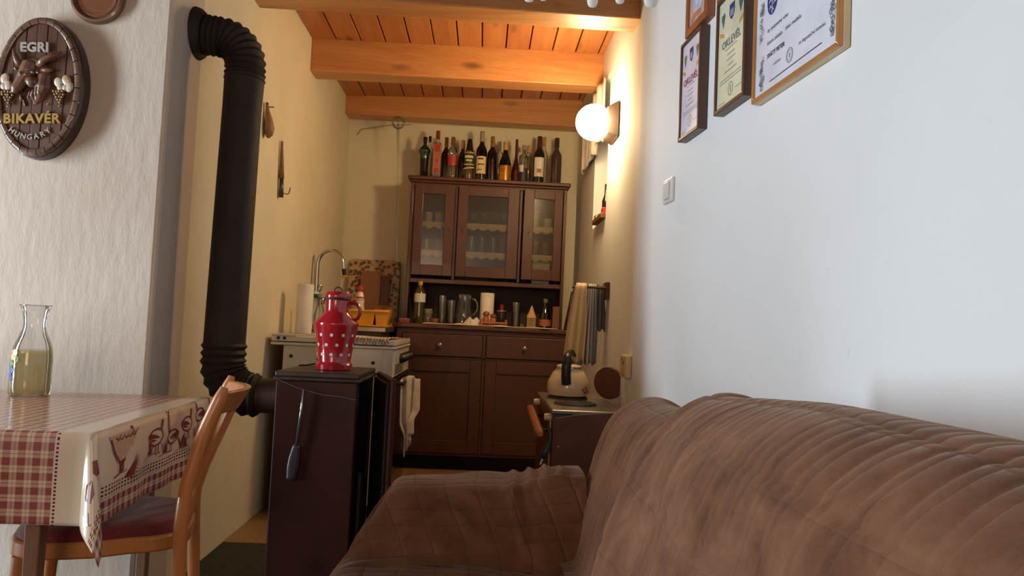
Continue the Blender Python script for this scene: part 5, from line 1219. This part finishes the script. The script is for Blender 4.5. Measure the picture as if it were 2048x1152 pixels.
leanback('cutting_board', 'narrow darker cutting board beside the reddish one', -.752, -.69, 5.385, .929, .37, .014, wood('board_b', rgb(120, 70, 48), rgb(98, 54, 38), 2, .5, 14, False), 'board', .012, .12)

# ---------------------------------------------------------------- hotplate cooker at the right wall
KX0, KX1, KY0, KY1, KZ = .297, .60, 3.01, 3.83, .64
ck = thing('hotplate_cooker', 'small brown two plate cooker with wooden oven handle by the right wall', 'cooker', (.45, 3.4, 0))
M_blu = M('cooker_blue', rgb(38, 54, 86), .35)
mk('body', G().box(KX0 + .02, KX1, KY0 + .004, KY1, .28, KZ - .018), M_blu, ck, bevel=.003)
mk('top_plate', G().box(KX0, KX1 + .01, KY0 - .004, KY1, KZ - .016, KZ), M('top_steel', rgb(168, 158, 142), .25, .7), ck, bevel=.004)
for y_ in (3.27, 3.56):
    hp = mk('hotplate', G().lathe((.425, y_, KZ), [(.094, .0005), (.094, .004), (.088, .010), (.030, .010), (.027, .007), (.004, .007)], 32), M('cast_iron', rgb(58, 48, 42), .5, .3), ck, smooth=35)
    for r_ in (.05, .07): mk('plate_groove', G().tube([(.425 + r_ * cos(t), y_ + r_ * sin(t), KZ + .0102) for t in rng(0, 2 * pi, 41)], .0016, 5), M_dark, hp, smooth=0)
mk('front_panel', G().box(KX0 + .006, KX0 + .02, KY0 + .004, KY1, .28, KZ - .018), M_cup, ck, bevel=.003)
for y_ in (3.10, 3.72): mk('knob', G().tube([(KX0 + .006, y_, .600), (KX0 - .022, y_, .600)], [.017, .013], 14), M('knob_cream', rgb(226, 206, 180), .35), ck, smooth=40)
mk('oven_handle', G().tube([(KX0 - .045, 2.98, .545), (KX0 - .047, 3.02, .546), (KX0 - .047, 3.60, .578), (KX0 - .045, 3.64, .580)], [.010, .019, .019, .010], 12), wood('handle_wood', rgb(190, 110, 62), rgb(150, 78, 40), 1, .35, 20, False, .4), ck, smooth=40)
for y_ in (3.06, 3.56): mk('handle_bracket', G().tube([(KX0 - .04, y_, .55), (KX0 + .01, y_, .55)], .006, 8), M_dark, ck, smooth=40)
mk('stand', G().box(KX0 + .006, KX1, KY0 + .02, KY1, 0.0075, .279), M_cup, ck, bevel=.003)
sd = thing('side_board', 'dark brown panel with pale edge standing in front of the small cooker', 'panel', (.42, 2.985, 0))
g = G().prism([(.292, .007), (.645, .007), (.645, .650), (.40, .628), (.31, .610), (.300, .60)], lambda p, d: (p[0], d, p[1]), 2.975, 2.995)
mk('panel', g, M('panel_brown', rgb(96, 56, 40), .6, c2=rgb(82, 46, 33), spec=.25), sd, bevel=.003)
mk('edge_strip', G().box(.288, .2915, 2.974, 2.996, .02, .595), M('edge_pale', rgb(170, 140, 120), .5), sd)
mk('screw', G().tube([(.325, 2.9752, .50), (.325, 2.9725, .50)], .004, 8), Cs, sd)
pg_ = thing('power_plug', 'black power plug hanging by its cable under the wooden handle', 'plug', (.262, 2.96, .44))
mk('plug_body', G().tube([(.290, 2.955, .525), (.276, 2.955, .49), (.268, 2.955, .475), (.258, 2.955, .455)], [.008, .015, .017, .012], 12), Cb, pg_, smooth=40)
mk('pins', G().tube([(.258, 2.95, .455), (.250, 2.95, .43)], .003, 6).tube([(.264, 2.96, .455), (.256, 2.96, .43)], .003, 6), M_chr, pg_)
mk('cable', G().tube([(.290, 2.955, .525), (.2865, 2.962, .56), (.286, 2.99, .58), (.290, 3.04, .575)], .005, 8), Cb, pg_, smooth=40)
# kettle
ktx, kty, ktz = .425, 3.56, KZ + .0105
kt = thing('kettle', 'cream enamel kettle with black handle on the small cooker', 'kettle', (ktx, kty, ktz))
M_cr = M('cream_enamel', rgb(226, 200, 162), .2, 0, rgb(216, 188, 150), 3, coat=.4)
mk('body', G().lathe((ktx, kty, ktz), [(.082, 0), (.092, .004), (.101, .025), (.103, .045), (.098, .070), (.080, .105), (.064, .128), (.062, .132)], 40), M_cr, kt, smooth=40)
mk('rim', G().lathe((ktx, kty, ktz), [(.064, .129), (.067, .132), (.067, .138), (.062, .140)], 32), M_chr, kt, smooth=40)
kl = mk('lid', G().lathe((ktx, kty, ktz), [(.062, .138), (.055, .146), (.03, .152), (.008, .154)], 32), M_cr, kt, smooth=40)
mk('lid_knob', G().lathe((ktx, kty, ktz), [(.006, .152), (.014, .164), (.010, .176), (.003, .178)], 14), Cb, kl, smooth=40)
hp_ = [(ktx - .022, kty - .102, ktz + .062), (ktx - .026, kty - .110, ktz + .10), (ktx - .026, kty - .112, ktz + .15), (ktx - .020, kty - .09, ktz + .19), (ktx - .006, kty - .045, ktz + .212), (ktx + .015, kty + .01, ktz + .212), (ktx + .03, kty + .05, ktz + .19)]
mk('handle', G().tube(dense(hp_, 26), [.019 if i < 10 else max(.009, .019 - .002 * (i - 10)) for i in range(26)], 10, sq=1.2), Cb, kt, smooth=40)
mk('spout', G().tube([(ktx + .02, kty + .085, ktz + .06), (ktx + .03, kty + .13, ktz + .10), (ktx + .035, kty + .16, ktz + .14)], [.022, .016, .011], 12), M_cr, kt, smooth=40)
for dx, dz in ((.0, 0), (.018, .008), (.030, -.006), (.012, -.012)):
    a = -pi / 2 + .62 + dx * 9; z_ = .036 + dz; r_ = .1035
    c_ = Vector((ktx + r_ * cos(a), kty + r_ * sin(a), ktz + z_)); e1 = Vector((-sin(a), cos(a), 0)); e2 = Vector((0, 0, 1)); nn = Vector((cos(a), sin(a), 0))
    mk('flower_print', G().add([c_ + nn * .0008 + (e1 * cos(t) + e2 * sin(t)) * .007 * (1 + .3 * sin(5 * t)) for t in rng(0, 2 * pi * 19 / 20, 20)], [tuple(range(20))]), M('print_brown', rgb(150, 92, 74), .4), kt)
# round wooden lid leaning at the wall behind
g = G().tube([(.608, 3.515, .7205), (.618, 3.528, .722)], .077, 32)
mk('round_board', g, M('board_round', rgb(110, 66, 44), .5), loc=(.61, 3.52, .643), smooth=40, bevel=.003, label='round brown wooden board leaning on the wall behind the kettle', cat='board')
# ---------------------------------------------------------------- towel holder with towels
th_ = thing('towel_holder', 'dark wooden towel holder with arm on the right kitchen wall', 'towel holder', (.64, 3.90, 1.15))
mk('wall_plate', G().box(.640, .659, 3.86, 3.96, 1.135, 1.225), M_cup, th_, bevel=.003)
for i, (y_, x_) in enumerate(((3.885, .50), (3.915, .485), (3.94, .47))): mk('arm', G().tube([(.65, y_, 1.195), (x_, y_, 1.195)], .007, 8), M_cup, th_, smooth=40)
def hang(x0, x1, y, zt, zb, amp, fr, seed, spread=0.0, skew=0.0):
    def fn(u, v):
        w_ = .55 + .45 * min(1, v * 1.6) + spread * v; xm = (x0 + x1) / 2; x_ = xm + (u - .5) * (x1 - x0) * w_ + skew * v
        if v < .06: q = v / .06; return (xm + (u - .5) * (x1 - x0) * .55, y + .012 * (1 - 2 * q), zt + .012 * (1 - (1 - 2 * q) ** 2))
        return (x_, y - .012 + amp * sin(u * fr + seed) * v - .01 * v, zt + (zb - zt) * (v - .06) / .94 - .008 * sin(u * fr * .7 + seed) * v)
    return G().grid(fn, rng(0, 1, 40), rng(0, 1, 26), lambda u, v: (u * (x1 - x0), v * .4))
def stripe_cloth(name, a, b, per, duty, horiz=False):
    m, nt, p = new_mat(name); t_ = nt.nodes.new('ShaderNodeTexCoord'); s_ = nt.nodes.new('ShaderNodeSeparateXYZ'); nt.links.new(t_.outputs['UV'], s_.inputs[0])
    st = (S(nt, s_.outputs[1 if horiz else 0]) / per + 10.0).fr().lt(duty); nt.links.new(mixc(nt, st, a, b), p.inputs['Base Color']); p.inputs['Roughness'].default_value = .95
    bump(nt, p, noise(nt, coords(nt), 180), .2); return m
TG = 'dish towels on the wall holder'
mk('kitchen_towel', hang(.462, .560, 3.885, 1.203, .80, .012, 17, 0, .05, -.03), stripe_cloth('towel_cream', rgb(206, 186, 150), rgb(198, 166, 120), .04, .3), loc=(.51, 3.88, .8), smooth=0, solid=.004, label='cream and orange dish towel hanging foremost on the wall holder', cat='towel', group=TG)
mk('kitchen_towel', hang(.535, .612, 3.915, 1.203, .79, .012, 21, 2, .0, -.01), stripe_cloth('towel_blue', rgb(190, 186, 178), rgb(104, 116, 132), .018, .5), loc=(.57, 3.91, .8), smooth=0, solid=.004, label='blue and white striped towel hanging behind the cream one', cat='towel', group=TG)
mk('kitchen_towel', hang(.590, .652, 3.945, 1.203, .97, .010, 19, 1), stripe_cloth('towel_grey', rgb(116, 112, 120), rgb(86, 84, 96), .04, .5), loc=(.62, 3.94, .97), smooth=0, solid=.004, label='short grey cloth hanging nearest the wall on the holder', cat='towel', group=TG)

# ---------------------------------------------------------------- things hanging on the left kitchen wall
hk = thing('carved_spoon', 'long gourd shaped wooden tool hanging on the left wall', 'wooden tool', (XL + .01, 3.45, 1.79))
M_ow = M('old_wood', rgb(150, 112, 72), .6, 0, rgb(116, 82, 50), 30)
mk('body', G().tube([(XL + .02, 3.452, 1.795), (XL + .024, 3.452, 1.81), (XL + .026, 3.448, 1.84), (XL + .022, 3.44, 1.885), (XL + .016, 3.435, 1.92), (XL + .014, 3.428, 1.955)], [.008, .022, .028, .020, .011, .008], 12, sq=.8), M_ow, hk, smooth=0)
mk('nail', G().tube([(XL + .001, 3.47, 1.945), (XL + .035, 3.47, 1.946)], .0025, 6), M_dark, hk)
hk = thing('bottle_opener', 'thin wooden handled bottle opener hanging on the left wall', 'opener', (XL + .01, 3.74, 1.56))
mk('handle', G().tube([(XL + .012, 3.715, 1.845), (XL + .014, 3.725, 1.76), (XL + .016, 3.735, 1.66)], [.006, .009, .013], 10), M_ow, hk, smooth=0)
mk('metal_end', G().tube([(XL + .016, 3.735, 1.66), (XL + .016, 3.745, 1.565)], [.010, .012], 8), M('dull_steel', None), hk, smooth=0)
mk('hook', G().tube([(XL + .016, 3.745, 1.59), (XL + .03, 3.80, 1.592), (XL + .034, 3.82, 1.60), (XL + .036, 3.835, 1.632)], .003, 6), M('bare_steel', None), hk, smooth=0)

# ---------------------------------------------------------------- white garland just under the ceiling
gl_ = thing('hanging_garland', 'white paper petals of a garland hanging at the top edge of the photo', 'garland', (.2, 2.0, 1.87))
mk('cord', G().tube([(-1.05, 2.415, 2.48), (-.5, 2.1, 2.2), (-.1, 2.0, 2.02), (.1, 2.0, 1.985), (.3, 2.0, 1.975), (.78, 2.0, 2.0)], .003, 6), M_white, gl_, smooth=0)
M_pet = M('petal_white', rgb(236, 234, 228), .6, bs=30, bstr=.1)
for x_, zb, w_ in ((-.075, 1.873, .017), (.086, 1.866, .019), (.125, 1.872, .014), (.262, 1.862, .018), (.338, 1.877, .017), (.425, 1.872, .024)):
    def pet(u, v):
        a = (u - .5) * pi; q = v * 1.55; hw = w_ * sin(min(q, 1.55) ** 1.0) ** .5 if v > 0 else 0
        return (x_ + hw * sin(a), 2.0 - .014 * cos(a) * min(1, q), zb + .075 * (1 - cos(q)) / 1.0 if q < 1.0 else zb + .0345 + .09 * (q - 1.0))
    mk('petal', G().grid(pet, rng(0, 1, 10), rng(0, 1, 10)), M_pet, gl_, smooth=0, solid=.0015)
